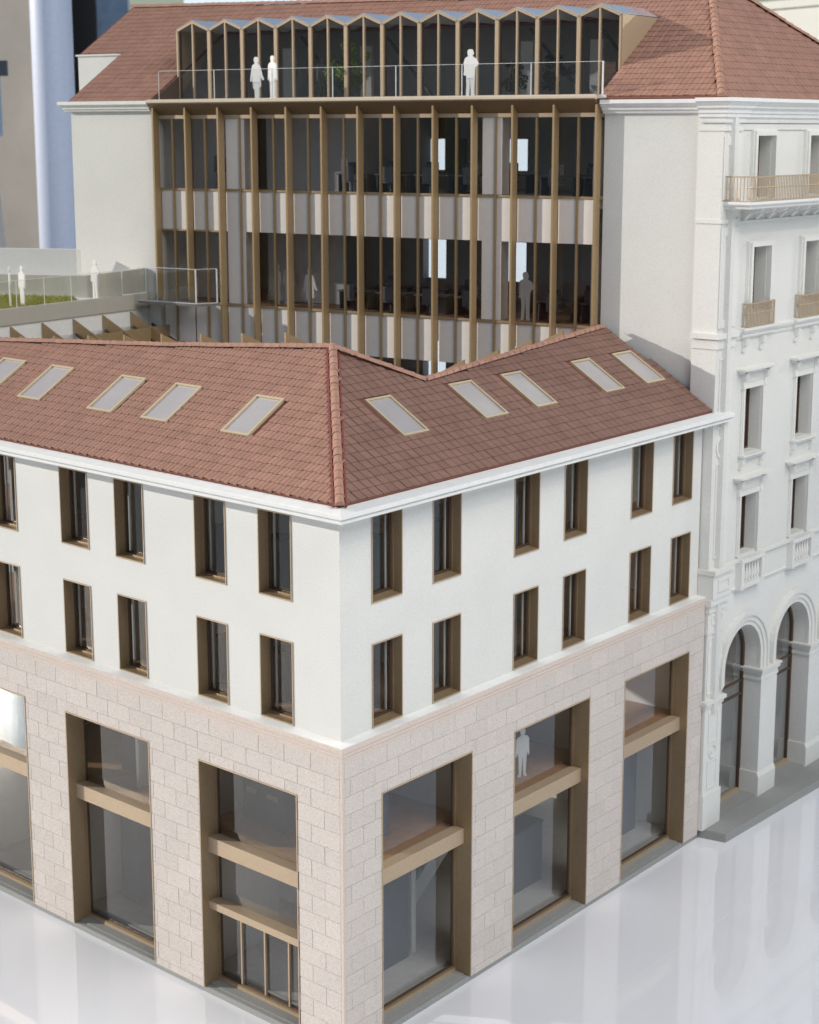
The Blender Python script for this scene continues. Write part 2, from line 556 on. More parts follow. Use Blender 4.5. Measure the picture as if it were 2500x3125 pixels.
mb.prism([Vector((0, 0, ZW0 - 0.4)), FR.P(0.05, 0, ZW0 - 0.4), FR.P(0.05, -0.46, ZW0 - 0.4), Vector((-0.44, 0.42, ZW0 - 0.4)), FL.P(-0.05, -0.46, ZW0 - 0.4), FL.P(-0.05, 0, ZW0 - 0.4)], (0, 0, ZW1 - ZW0 + 0.4))
obj('wall', mb, M['plaster'], cb)
# gable end and courtyard walls
mb = MB()
gp = [FR.P(WR, -0.47, 0.2), FR.P(WR, -8.2, 0.2), FR.P(WR, -8.2, 16.6), FR.P(WR, -4.4, 18.9), FR.P(WR, -0.47, 16.6)]
mb.prism(gp, dR * -0.3)
mb.sheet(FR, 7.5, 20.4, 0.2, 16.6, -8.2, -8.5, [(8.2, 14.2, 9.7, 12.5), (14.6, 20.2, 9.7, 12.5), (8.2, 14.2, 13.3, 16.4), (14.6, 20.2, 13.3, 16.4), (8.2, 14.2, 5.3, 8.8), (14.6, 20.2, 5.3, 8.8), (8.2, 14.2, 0.8, 4.4), (14.6, 20.2, 0.8, 4.4)])
mb.sheet(FL, WL, -9.3, 0.2, 16.6, -8.0, -8.3, [(-14, -9.6, 9.7, 12.5), (-23.5, -14.4, 9.7, 12.5), (-14, -9.6, 13.3, 16.4), (-23.5, -14.4, 13.3, 16.4), (-23.5, -10, 5.3, 8.8)])
obj('courtyard_wall', mb, M['white'], cb)

# base: backing, stones, moulding
mb = MB()
mb.sheet(FL, WL, 0.28, 0.17, 9.3, 0.325, -0.30, [(a, b, 0.17, BT) for a, b in bigL])
mb.sheet(FR, -0.28, WR, 0.17, 9.3, 0.325, -0.30, [(a, b, 0.17, BT) for a, b in bigR])
obj('base_wall', mb, M['joint'], cb)
CS = 0.10                                                   # plain strip at the corner
def stone_rects():
    out = []
    for fr, lo, hi, wins, ph in ((FL, WL, 1.1016 * 0.35 - CS, bigL, (-0.907, -0.352)), (FR, -1.1016 * 0.35 + CS, WR + 0.02, bigR, (0.555, -0.011))):
        zt = 9.2
        k = 0
        while zt > 0.2:
            zb = max(0.17, zt - 0.549)
            if zb < 0.40:
                zb = 0.17
            off = ph[k % 2]
            j0 = math.floor((lo - off) / 1.1135) * 1.1135 + off
            xs = [lo]
            x = j0
            while x < hi:
                if x > lo + 0.08 and x < hi - 0.08:
                    xs.append(x)
                x += 1.1135
            xs.append(hi)
            for a, b in zip(xs, xs[1:]):
                segs = [(a, b, 1, 1)]
                if zb < BT - 0.02:
                    for w0, w1 in wins:
                        ns = []
                        for s0, s1, c0, c1 in segs:
                            if s1 <= w0 or s0 >= w1:
                                ns.append((s0, s1, c0, c1))
                                continue
                            if s0 < w0:
                                ns.append((s0, w0, c0, 0))
                            if s1 > w1:
                                ns.append((w1, s1, 0, c1))
                            if zt > BT + 0.03:
                                out.append((fr, max(s0, w0), min(s1, w1), BT, zt, 0 if s0 < w0 else c0, 0 if s1 > w1 else c1, 0))
                        segs = ns
                for s0, s1, c0, c1 in segs:
                    if s1 - s0 > 0.04:
                        out.append((fr, s0, s1, zb, zt, c0, c1, 1))
            zt = zb
            k += 1
    return out
def stone_mb(fr, a, b, c, d, ca, cb_, cc):
    g, ch = 0.005, 0.006
    m = MB()
    a1, b1, c1, d1 = a + g * ca, b - g * cb_, c + g * cc, d - g
    o0, o1 = 0.31, 0.35 + R.uniform(-0.003, 0.003)
    q = [(a1, c1), (b1, c1), (b1, d1), (a1, d1)]
    p = [(a1 + ch * ca, c1 + ch * cc), (b1 - ch * cb_, c1 + ch * cc), (b1 - ch * cb_, d1 - ch), (a1 + ch * ca, d1 - ch)]
    m.add([fr.P(t, o0, z) for t, z in q] + [fr.P(t, o1 - ch, z) for t, z in q] + [fr.P(t, o1, z) for t, z in p],
          [(8, 9, 10, 11)] + [(i, (i + 1) % 4, 4 + (i + 1) % 4, 4 + i) for i in range(4)] + [(4 + i, 4 + (i + 1) % 4, 8 + (i + 1) % 4, 8 + i) for i in range(4)])
    return m
st = stone_rects()
def vis(s):
    fr, a, b, c, d = s[:5]
    p = fr.P((a + b) / 2, 0.35, (c + d) / 2)
    e = p - CAM_LOC
    x, y = e.dot(Rt) / e.dot(Fw) * 5462, e.dot(Up) / e.dot(Fw) * 5462
    off = abs(x) > 1300 or abs(y) > 1620
    return (1 if off else 0, -(b - a) * (d - c) / e.length)
st.sort(key=vis)
for s in st[:300]:
    fr, a, b, c, d = s[:5]
    obj('stone', stone_mb(*s), M['stone'], cb, at=fr.P((a + b) / 2, 0.33, (c + d) / 2))
rest = MB()
for s in st[300:]:
    m = stone_mb(*s)
    rest.add(m.v, m.f)
o = obj('stonework', rest, M['stone'], cb)
o['kind'] = 'stuff'
# corner strip and window head / pier returns
mb = MB()
z0, z1 = 0.17, 9.2
c1 = 1.1016 * 0.35
mb.prism([corner(0.352, z0), FR.P(-c1 + CS - 0.006, 0.352, z0), FR.P(-c1 + CS - 0.006, 0.2, z0), FL.P(c1 - CS + 0.006, 0.2, z0), FL.P(c1 - CS + 0.006, 0.352, z0)], (0, 0, z1 - z0))
obj('corner_stone', mb, M['bandstone'], cb)
prof = [(-0.02, 9.18), (0.36, 9.18), (0.36, 9.30), (0.385, 9.325), (0.385, 9.42), (0.41, 9.45), (0.41, 9.585), (0.40, 9.60), (-0.02, 9.612)]
cdir = Vector((1.1016, -1, 0))
mb = MB()
mb.profile([(FL.P(WL, 0, 0), FL.n), (Vector((0, 0, 0)), cdir), (FR.P(WR + 0.06, 0, 0), FR.n)], prof)
obj('base_moulding', mb, M['bandstone'], cb)
mb = MB()
mb.profile([(FL.P(WL, 0, 0), FL.n), (Vector((0, 0, 0)), cdir), (FR.P(WR + 0.05, 0, 0), FR.n)], [(-0.02, 9.605), (0.385, 9.601), (0.385, 9.608), (-0.02, 9.63)])
obj('ledge', mb, M['cornice'], cb)
# eave cornice
mb = MB()
prof = [(-0.3, 16.16), (0.70, 16.17), (0.745, 16.185), (0.745, 16.265), (0.72, 16.275), (0.72, 16.30), (0.80, 16.315), (0.82, 16.34), (0.82, 16.445), (0.80, 16.46), (0.34, 16.53), (-0.3, 16.53)]
mb.profile([(FL.P(WL, 0, 0), FL.n), (Vector((0, 0, 0)), cdir), (FR.P(21.72, 0, 0), FR.n)], prof)
obj('cornice', mb, M['cornice'], cb)
# plinth
mb = MB()
mb.profile([(FL.P(WL, 0, 0), FL.n), (Vector((0, 0, 0)), cdir), (FR.P(20.9, 0, 0), FR.n)], [(-0.75, 0.0), (0.30, 0.0), (0.30, 0.20), (-0.30, 0.20), (-0.75, 0.2)])
obj('plinth', mb, M['plinth'], cb)

def nested(parent, name, fr, t0, t1, o0, o1, z0, z1, w, mat):
    """a four-sided frame"""
    m = MB()
    m.box(fr, t0, t0 + w, o0, o1, z0, z1)
    m.box(fr, t1 - w, t1, o0, o1, z0, z1)
    m.box(fr, t0 + w, t1 - w, o0, o1, z0, z0 + w)
    m.box(fr, t0 + w, t1 - w, o0, o1, z1 - w, z1)
    return obj(name, m, mat, parent)
def small_window(fr, t0, t1, z0, z1, far):
    m = MB()
    th = 0.028
    for a, b, c, d in ((t0, t0 + th, z0, z1), (t1 - th, t1, z0, z1), (t0 + th, t1 - th, z1 - th, z1)):
        m.box(fr, a, b, -0.50, 0.014, c, d)
    w = obj('window', m, M['bronze'], cb)
    m = MB()
    for a, b, c, d in ((t0 - 0.012, t0 + 0.022, z0 - 0.012, z1 + 0.012), (t1 - 0.022, t1 + 0.012, z0 - 0.012, z1 + 0.012), (t0 + 0.022, t1 - 0.022, z1 - 0.02, z1 + 0.012), (t0 + 0.022, t1 - 0.022, z0 - 0.012, z0 + 0.02)):
        m.box(fr, a, b, 0.002, 0.03, c, d)
    obj('trim', m, M['tan'], w)
    m = MB()
    p = [fr.P(t0 + th, 0.02, z0 + 0.005), fr.P(t0 + th, 0.02, z0 + 0.035), fr.P(t0 + th, -0.50, z0 + 0.075), fr.P(t0 + th, -0.50, z0)]
    m.prism(p, fr.u * (t1 - t0 - 2 * th))
    obj('sill', m, M['bronze'], w)
    nested(w, 'frame', fr, t0 + th, t1 - th, -0.335, -0.275, z0 + 0.06, z1 - th, 0.035, M['bronze'])
    nested(w, 'inner_frame', fr, t0 + 0.065, t1 - 0.065, -0.415, -0.34, z0 + 0.10, z1 - 0.07, 0.055, M['dframe'])
    m = MB()
    m.box(fr, t0 + 0.12, t1 - 0.12, -0.39, -0.38, z0 + 0.15, z1 - 0.12)
    obj('pane', m, M['glass'], w)
    m = MB()
    a = t1 - 0.20 if far else t0 + 0.15
    m.box(fr, a, a + 0.045, -0.50, -0.45, z0 + 0.12, z1 - 0.1)
    obj('blind_edge', m, M['inner'], w)
for a, b in smallL:
    for c, d in rowz:
        small_window(FL, a, b, c, d, 0)
for a, b in smallR:
    for c, d in rowz:
        small_window(FR, a, b, c, d, 1)
def shop_window(fr, t0, t1, entrance):
    th = 0.035
    m = MB()
    for a, b, c, d in ((t0, t0 + th, 0.22, BT), (t1 - th, t1, 0.22, BT), (t0 + th, t1 - th, BT - th, BT)):
        m.box(fr, a, b, -0.42, 0.358, c, d)
    w = obj('shop_window', m, M['bronze'], cb)
    m = MB()
    for a, b, c, d in ((t0 - 0.014, t0 + 0.024, 0.22, BT + 0.014), (t1 - 0.024, t1 + 0.014, 0.22, BT + 0.014), (t0 + 0.024, t1 - 0.024, BT - 0.024, BT + 0.014)):
        m.box(fr, a, b, 0.345, 0.372, c, d)
    obj('trim', m, M['tan'], w)
    fz = 0.34
    nested(w, 'frame', fr, t0 + th, t1 - th, -0.30, -0.235, fz, BT - th, 0.05, M['bronze'])
    nested(w, 'inner_frame', fr, t0 + th + 0.05, t1 - th - 0.05, -0.36, -0.30, fz + 0.05, BT - th - 0.05, 0.05, M['dframe'])
    m = MB()
    m.box(fr, t0 + 0.10, t1 - 0.10, -0.232, -0.215, BT - 0.36, BT - 0.20)
    obj('head_trim', m, M['cornice'], w)
    m = MB()
    m.box(fr, t0 + th + 0.002, t1 - th - 0.002, -0.34, 0.075, 4.66, 5.16)
    obj('spandrel_beam', m, M['tan'], w)
    zz = [(5.165, BT - 0.12), (3.04, 4.655), (0.44, 2.795)] if entrance else [(5.165, BT - 0.12), (0.44, 4.655)]
    if entrance:
        m = MB()
        m.box(fr, t0 + th + 0.002, t1 - th - 0.002, -0.34, 0.115, 2.80, 3.035)
        obj('transom_beam', m, M['tan'], w)
        for k in range(3):
            m = MB()
            x = t0 + th + 1.08 * (k + 1) - 0.02
            m.box(fr, x, x + 0.06, -0.32, -0.24, 0.44, 2.80)
            obj('mullion', m, M['tan'], w)
    for c, d in zz:
        m = MB()
        m.box(fr, t0 + 0.13, t1 - 0.13, -0.335, -0.325, c, d)
        obj('pane', m, M['glass'], w)
    m = MB()
    m.box(fr, t0 + th, t1 - th, -0.5, -0.22, 0.2, 0.335)
    obj('threshold', m, M['tan'], w)
    m = MB()
    m.box(fr, t0 + 0.01, t1 - 0.01, -0.22, 0.12, 0.196, 0.235)
    obj('door_step', m, M['plinth'], w)
    return w
for i, (a, b) in enumerate(bigL):
    w = shop_window(FL, a, b, i == 0)
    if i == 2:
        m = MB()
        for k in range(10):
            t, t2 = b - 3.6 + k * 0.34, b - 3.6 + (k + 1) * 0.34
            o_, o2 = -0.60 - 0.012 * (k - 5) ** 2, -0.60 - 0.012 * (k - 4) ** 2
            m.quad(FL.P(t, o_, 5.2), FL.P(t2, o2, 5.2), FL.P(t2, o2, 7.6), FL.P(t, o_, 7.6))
        obj('glare_sheet', m, plain('sky_glare_film', (0.36, 0.47, 0.54), 0.8, spec=0.05), w)  # plastic sheet; the blue glare of reflected sky is put into its colour
for a, b in bigR:
    shop_window(FR, a, b, False)
m = MB()
m.box(FR, WR + 0.01, WR + 0.16, -0.35, -0.02, 9.7, 16.1)
obj('joint_strip', m, plain('brushed_brass', (0.62, 0.56, 0.40), 0.25, metal=0.9), cb)

# floors inside
def slab(name, z0, z1, mat, inset=0.68, din=7.7):
    m = MB()
    pts = [FL.P(WL, -inset, z0), corner(-inset, z0), FR.P(20.4, -inset, z0), FR.P(20.4, -din, z0)]
    q = FR.P(9.5, -din, z0)
    pts += [q, FL.P(q.x - 0.5, -din, z0), FL.P(WL, -din, z0)]
    m.prism(pts, (0, 0, z1 - z0))
    return obj(name, m, mat, cb)
slab('ground_floor', 0.2, 0.32, M['floorg'])
slab('floor_slab', 4.70, 5.08, M['floorw'], inset=0.40)
slab('floor_slab', 9.0, 9.55, M['floorw'])
slab('floor_slab', 12.75, 13.1, M['floorw'])
m = MB()
for t in (-20.0, -13.6, -6.9):
    m.box(FL, t, t + 0.25, -0.72, -3.6, 0.33, 4.69)
m.box(FL, -23, -2.5, -5.6, -5.8, 0.33, 4.69)
m.box(FR, 6.5, 20.0, -6.6, -6.8, 0.33, 4.69)
obj('partition', m, M['innerg'], cb)
m = MB()
for z0, z1 in ((5.09, 8.99), (9.56, 12.74), (13.11, 16.1)):
    m.box(FL, -23, -6.5, -5.2, -5.35, z0, z1)
    for t in (-17.6, -11.0, -7.2):
        m.box(FL, t, t + 0.15, -1.2, -5.19, z0, z1)
for z0, z1 in ((5.09, 8.99), (9.56, 12.74)):
    m.box(FR, 6.5, 14.8, -5.2, -5.35, z0, z1)
    for t in (7.0, 14.2):
        m.box(FR, t, t + 0.15, -1.2, -5.19, z0, z1)
m.box(FR, 14.9, 20.3, -2.1, -2.2, 13.11, 16.1)  # white board added to brighten the last top-storey windows
obj('partition', m, M['inner'], cb)

# ------------------------------------------------------------------ front roof
PH = math.radians(32)
e0, ze = 0.35, 16.578
PL = Plane(FL.P(0, e0, ze), FL.u, FL.n * math.sin(PH) + Vector((0, 0, math.cos(PH))))
PR = Plane(FR.P(0, e0, ze), FR.u, FR.n * math.sin(PH) + Vector((0, 0, math.cos(PH))))
roof = thing('roof', '', '', (-4, 4, 16.58))
del roof['label'], roof['category']
roof.parent = cb
skL = [(-6.45, -5.19), (-10.33, -9.04), (-13.15, -11.86), (-17.06, -15.79), (-19.98, -18.60), (-23.2, -21.9)]
skR = [(4.62, 5.87), (8.86, 10.13), (11.80, 13.0), (16.13, 17.38), (18.93, 20.24)]
SK0, SK1 = 1.98, 3.79
pk = PL.P(-5.376, 6.395)
polyL = [(0.386, 0.0), (-5.376, 6.395), (-12.76, 5.507), (-21.358, 4.674), (WL, 4.40), (WL, 0.0)]
pkR = PR.ts(pk)
polyR = [(-0.386, 0.0), (5.729, 6.306), (8.128, 4.183), (20.42, 5.299), (21.36, 0.0)]
m = MB()
def with_holes(m, pl, poly, holes):
    # cut the slab in strips at the skylights so that their wells stay open
    xs = sorted({h[0] for h in holes} | {h[1] for h in holes})
    def clip(poly, x0, x1, y0, y1):
        for ax, val, sgn in ((0, x0, 1), (0, x1, -1), (1, y0, 1), (1, y1, -1)):
            outp = []
            for i in range(len(poly)):
                a, b = poly[i], poly[(i + 1) % len(poly)]
                ia, ib = sgn * (a[ax] - val) >= 0, sgn * (b[ax] - val) >= 0
                if ia:
                    outp.append(a)
                if ia != ib:
                    f = (val - a[ax]) / (b[ax] - a[ax])
                    outp.append((a[0] + f * (b[0] - a[0]), a[1] + f * (b[1] - a[1])))
            poly = outp
            if len(poly) < 3:
                return []
        return poly
    for y0, y1, cols in ((-9, holes[0][2], None), (holes[0][2], holes[0][3], xs), (holes[0][3], 99, None)):
        if cols is None:
            q = clip(poly, -99, 99, y0, y1)
            if q:
                pslab(m, pl, q, -0.10, -0.004)
        else:
            ed = [-99] + cols + [99]
            for k in range(0, len(ed), 2):
                q = clip(poly, ed[k], ed[k + 1], y0, y1)
                if q:
                    pslab(m, pl, q, -0.10, -0.004)
hl = [(a + .05, b - .05, SK0 + .05, SK1 - .05) for a, b in skL]
hr = [(a + .05, b - .05, SK0 + .05, SK1 - .05) for a, b in skR]
with_holes(m, PL, polyL, hl)
with_holes(m, PR, polyR, hr)
obj('roof_deck', m, M['under'], roof)
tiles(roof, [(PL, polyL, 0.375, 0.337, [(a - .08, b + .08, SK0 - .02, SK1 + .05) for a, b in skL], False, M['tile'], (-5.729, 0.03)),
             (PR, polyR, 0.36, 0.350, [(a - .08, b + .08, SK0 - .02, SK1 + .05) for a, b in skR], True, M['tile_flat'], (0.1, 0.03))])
hip0 = corner(e0 + 0.02, ze + 0.03)
caps(roof, hip0, pk + Vector((0, 0, 0.05)), 0.135, 0.40)
rl = [PL.P(*q) + Vector((0, 0, 0.03)) for q in ((-5.376, 6.395), (-12.76, 5.507), (-21.358, 4.674), (WL, 4.40))]
for a, b in zip(rl, rl[1:]):
    caps(roof, b, a, 0.13, 0.36)
vR = PR.P(8.128, 4.183) + Vector((0, 0, 0.03))
eR = PR.P(20.42, 5.299) + Vector((0, 0, 0.03))
caps(roof, vR, pk + Vector((0, 0, 0.03)), 0.13, 0.40)
caps(roof, vR, eR, 0.13, 0.40)
m = MB()
for a, b, sh in ((rl[0], rl[1], (0, 3.2, -2.0)), (rl[1], rl[2], (0, 3.2, -2.0)), (rl[2], rl[3], (0, 3.2, -2.0)), (vR, eR, tuple(-nR * 3.2 + Vector((0, 0, -2.0)))), (vR, rl[0], (-1.5, 3.4, -2.0))):
    s_ = Vector(sh)
    dn = Vector((0, 0, -0.12))
    m.prism([a + dn, b + dn, b + dn + s_, a + dn + s_], (0, 0, 0.1))
# dark flashing either side of the hip cap
obj('rear_slope', m, M['under'], roof)
m = MB()
for sgn, pl, a, b in ((1, PL, (0.386, 0.0), (-5.376, 6.395)), (1, PR, (-0.386, 0.0), (5.729, 6.306))):
    A0, B0 = pl.P(*a, 0.06), pl.P(*b, 0.06)
    d = (B0 - A0).normalized()
    side = pl.n.cross(d).normalized()
    if side.dot(pl.P(pl.ts(A0)[0] + (-1 if pl is PL else 1), 0) - pl.P(pl.ts(A0)[0], 0)) < 0:
        side = -side
    m.bar(A0 + side * 0.165, B0 + side * 0.165, 0.06, 0.06, pl.n)
obj('hip_flashing', m, plain('dark_flashing', (0.23, 0.06, 0.05), 0.7), roof)
def skylight(pl, a, b):
    m = MB()
    fw, h0, h1 = 0.085, 0.0, 0.085
    for t0, t1, s0, s1 in ((a, a + fw, SK0, SK1), (b - fw, b, SK0, SK1), (a + fw, b - fw, SK0, SK0 + fw), (a + fw, b - fw, SK1 - fw, SK1)):
        m.prism([pl.P(t0, s0, h0), pl.P(t1, s0, h0), pl.P(t1, s1, h0), pl.P(t0, s1, h0)], pl.n * (h1 - h0))
    s = obj('skylight', m, plain('skylight_frame', (0.60, 0.50, 0.34), 0.5, metal=0.15) if 'skylight_frame' not in bpy.data.materials else bpy.data.materials['skylight_frame'], cb)
    m = MB()
    m.prism([pl.P(a + fw, SK0 + fw, 0.02), pl.P(b - fw, SK0 + fw, 0.02), pl.P(b - fw, SK1 - fw, 0.02), pl.P(a + fw, SK1 - fw, 0.02)], pl.n * 0.015)
    obj('pane', m, M['frost'], s)
for a, b in skL:
    skylight(PL, a, b)
for a, b in skR:
    skylight(PR, a, b)
# ================================================================== courtyard building (rear)
yb = thing('courtyard_building', 'white rear building with a bronze finned glass courtyard front, zigzag dormers and red tile roof', 'building', FB.P(-17, 0, 0))
FT0, FS = -27.95, 1.7625
fin_t = [FT0 + FS * k for k in range(13)]
fm = MB()
fm.box(FB, -0.04, 0.045, 0.03, 0.42, 14.0, 27.56)
fm2 = MB()
fm2.box(FB, -0.04, 0.045, 0.03, 0.42, 19.42, 27.56)
base = FB.P(0, 0, 0)
fin_me = mesh('fin', fm, M['finb'], (0, 0, 0))
fin_me2 = mesh('fin', fm2, M['finb'], (0, 0, 0))
for k, t in enumerate(fin_t):
    put('fin', fin_me2 if k < 2 else fin_me, yb, Matrix.Translation(dB * t))
mm = MB()
mm.box(FB, -0.035, 0.035, -0.06, 0.07, 14.0, 27.12)
mul_me = mesh('mullion', mm, M['finb'])
for k in range(12):
    put('mullion', mul_me, yb, Matrix.Translation(dB * (fin_t[k] + FS * 0.5 + (-0.10 if k < 2 else -0.02))))
T0, T1 = fin_t[0] - 0.05, fin_t[12] + 0.16
mb = MB()
mb.box(FB, T0, T1, -0.12, 0.05, 27.11, 27.26)
obj('head_frame', mb, M['tan'], yb)
mb = MB()
mb.box(FB, T0, T1, -0.05, 0.03, 24.11, 24.19)
obj('transom', mb, M['finb'], yb)
mb = MB()
mb.box(FB, T0, T1, -0.05, 0.04, 19.27, 19.36)
obj('transom', mb, M['finb'], yb)
mb = MB()
mb.box(FB, T0, fin_t[2], -0.05, 0.03, 22.37, 22.44)
obj('transom', mb, M['finb'], yb)
hw = FS / 2
def halves():
    for k in range(12):
        m_ = fin_t[k] + FS * 0.5 + (-0.10 if k < 2 else -0.02)
        yield fin_t[k] + 0.045, m_ - 0.035
        yield m_ + 0.035, fin_t[k + 1] - 0.04
for a, b in halves():
    for z0, z1, nm, mt in ((24.19, 27.11, 'pane', 'rglass'), (22.42, 24.11, 'spandrel_panel', 'spandrel'), (19.36, 22.42, 'pane', 'rglass'), (17.55, 19.27, 'spandrel_panel', 'spandrel'), (14.0, 17.55, 'pane', 'rglass')):
        m = MB()
        if nm == 'pane':
            m.box(FB, a, b, -0.03, -0.015, z0, z1)
        else:
            m.box(FB, a, b, -0.06, -0.02, z0, z1)
        obj(nm, m, M[mt], yb)
m = MB()
m.box(FB, T1 - 0.1, T1 + 0.12, -0.03, -0.015, 17.0, 27.1)
obj('pane', m, M['rglass'], yb)
# canopy with sloped soffit
mb = MB()
c0, c1 = fin_t[0] - 0.12, fin_t[12] + 0.05
mb.profile([(FB.P(c0, 0, 0), FB.n), (FB.P(c1, 0, 0), FB.n)], [(-1.9, 27.745), (0.60, 27.745), (0.665, 27.78), (0.665, 27.87), (0.63, 27.905), (-1.9, 27.90)])
obj('canopy', mb, M['cream'], yb)
mb = MB()
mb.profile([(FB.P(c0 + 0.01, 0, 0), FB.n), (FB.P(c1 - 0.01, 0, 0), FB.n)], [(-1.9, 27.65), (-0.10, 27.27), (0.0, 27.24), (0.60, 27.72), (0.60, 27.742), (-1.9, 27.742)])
obj('soffit', mb, plain('soffit_shade_bronze', (0.20, 0.135, 0.07), 0.5, metal=0.2), yb)  # darkened bronze: shade under the canopy put into the colour
mb = MB()
mb.profile([(FB.P(c1 + 0.004, 0, 0), FB.n), (FB.P(c1 + 0.34, 0, 0), FB.n)], [(-1.9, 27.6), (0.0, 27.25), (0.30, 27.6), (0.42, 27.78), (0.42, 27.90), (-1.9, 27.895)])
obj('canopy_return', mb, M['cornice'], yb)
mb = MB()
mb.box(FB, -28.0, c1 + 0.02, -1.40, 0.58, 27.906, 27.914)
obj('terrace_deck', mb, M['floorg'], yb)
# terrace balustrade
for k in range(7):
    a = -27.5 + k * 3.0
    b = min(a + 2.98, -6.55)
    m = MB()
    m.box(FB, a, b, 0.44, 0.465, 27.906, 29.08)
    p = obj('balustrade_panel', m, M['acrylic'], yb)
    m = MB()
    m.box(FB, a, b, 0.438, 0.467, 29.08, 29.095)
    for e in (a, b):
        m.box(FB, e - 0.006, e + 0.006, 0.438, 0.467, 27.906, 29.08)
    obj('panel_edge', m, M['edge'], p)
m = MB()
m.box(FB, -6.56, -6.53, 0.44, -0.6, 27.906, 29.08)
p = obj('balustrade_panel', m, M['acrylic'], yb)
m = MB()
m.box(FB, -6.565, -6.525, 0.40, 0.475, 27.906, 29.10)
obj('panel_edge', m, M['edge'], p)
# dormers
DW = 1.7736
D0 = -28.06
DO = -1.5
def dormer_meshes():
    out = {}
    fr = Frame(FB.P(D0, 0, 0), dB, nB)
    zv, za = 30.87, 31.24
    w = 0.075
    m = MB()
    zb = 27.91
    m.box(fr, 0.0, w, DO - 0.14, DO + 0.03, zb, zv - 0.02)
    m.box(fr, DW - w, DW - 0.001, DO - 0.14, DO + 0.03, zb, zv - 0.02)
    h = DW / 2
    for x0, x1 in ((0, h), (DW, h)):
        p = [fr.P(x0, DO + 0.03, zv - 0.10), fr.P(x0, DO + 0.03, zv), fr.P(x1, DO + 0.03, za), fr.P(x1, DO + 0.03, za - 0.10)]
        m.prism(p, nB * -0.17)
    m.box(fr, w, DW - w, DO - 0.12, DO + 0.02, zb, zb + 0.06)
    out['dormer'] = mesh('dormer', m, M['tan'])
    m = MB()
    m.box(fr, h - 0.032, h + 0.032, DO - 0.10, DO + 0.028, zb + 0.06, za - 0.10)
    out['mullion'] = mesh('mullion', m, M['tan'])
    for nm, x0, x1, za0, za1 in (('pane', w, h - 0.032, zv - 0.06, za - 0.12), ('pane2', h + 0.032, DW - w, za - 0.12, zv - 0.06)):
        m = MB()
        m.prism([fr.P(x0, DO - 0.06, zb + 0.06), fr.P(x1, DO - 0.06, zb + 0.06), fr.P(x1, DO - 0.06, za1), fr.P(x0, DO - 0.06, za0)], nB * -0.012)
        out[nm] = mesh('pane', m, M['rglass'])
    m = MB()
    for x0 in (0.03, DW - 0.03):
        a = fr.P(x0, DO - 0.14, zb)
        m.box(fr, min(x0, x0 + (0.035 if x0 < 1 else -0.035)) + (0.048 if x0 < 1 else -0.048), max(x0, x0 + (0.035 if x0 < 1 else -0.035)) + (0.048 if x0 < 1 else -0.048), DO - 0.20, DO - 0.075, zb, zv - 0.1)
    out['inner_frame'] = mesh('inner_frame', m, M['dframe'])
    ob = lambda z: (28.035 - z) / 0.6
    for nm, x0, x1 in (('sheet', 0, h), ('sheet2', DW, h)):
        m = MB()
        z0_, z1_ = zv + 0.012, za + 0.012
        p = [fr.P(x0, DO + 0.035, z0_), fr.P(x1, DO + 0.035, z1_), fr.P(x1, ob(z1_) - 0.05, z1_ + 0.02), fr.P(x0, ob(z0_) - 0.05, z0_ + 0.02)]
        m.prism(p, (0, 0, 0.02))
        out[nm] = mesh('roof_sheet', m, M['metalroof'])
    m = MB()
    for x0, x1 in ((0.05, h), (DW - 0.05, h)):
        m.quad(fr.P(x0, DO - 0.2, zv - 0.03), fr.P(x1, DO - 0.2, za - 0.03), fr.P(x1, ob(za) - 0.05, za - 0.03), fr.P(x0, ob(zv) - 0.05, zv - 0.03))
    out['ceiling'] = mesh('ceiling_panel', m, M['innerg'])
    return out
dm = dormer_meshes()
for k in range(12):
    T4 = Matrix.Translation(dB * DW * k)
    d = put('dormer', dm['dormer'], yb, T4)
    for nm, nn in (('mullion', 'mullion'), ('pane', 'pane'), ('pane2', 'pane'), ('inner_frame', 'inner_frame'), ('sheet', 'roof_sheet'), ('sheet2', 'roof_sheet'), ('ceiling', 'ceiling_panel')):
        o = bpy.data.objects.new(nn, dm[nm])
        COL.objects.link(o)
        o.parent = d
        o.matrix_basis = Matrix.Identity(4)
D1 = D0 + 12 * DW
for t, th in ((D0 - 0.03, 0.03), (D1, 0.05)):
    m = MB()
    zr = lambda o_: 28.035 - 0.6 * o_
    m.prism([FB.P(t, DO, 27.95), FB.P(t, DO, 30.865), FB.P(t, -4.72, 30.865)], dB * th)
    obj('dormer_cheek', m, M['tan'], yb)
m = MB()
m.prism([FB.P(-28.03, 0.45, 27.6), FB.P(-28.03, DO, 27.6), FB.P(-28.03, DO, 28.92), FB.P(-28.03, 0.25, 27.92)], dB * 0.05)
m.prism([FB.P(D1 + 0.02, 0.45, 27.6), FB.P(D1 + 0.02, DO, 27.6), FB.P(D1 + 0.02, DO, 28.92), FB.P(D1 + 0.02, 0.25, 27.92)], dB * 0.05)
obj('terrace_cheek', m, M['dframe'], yb)

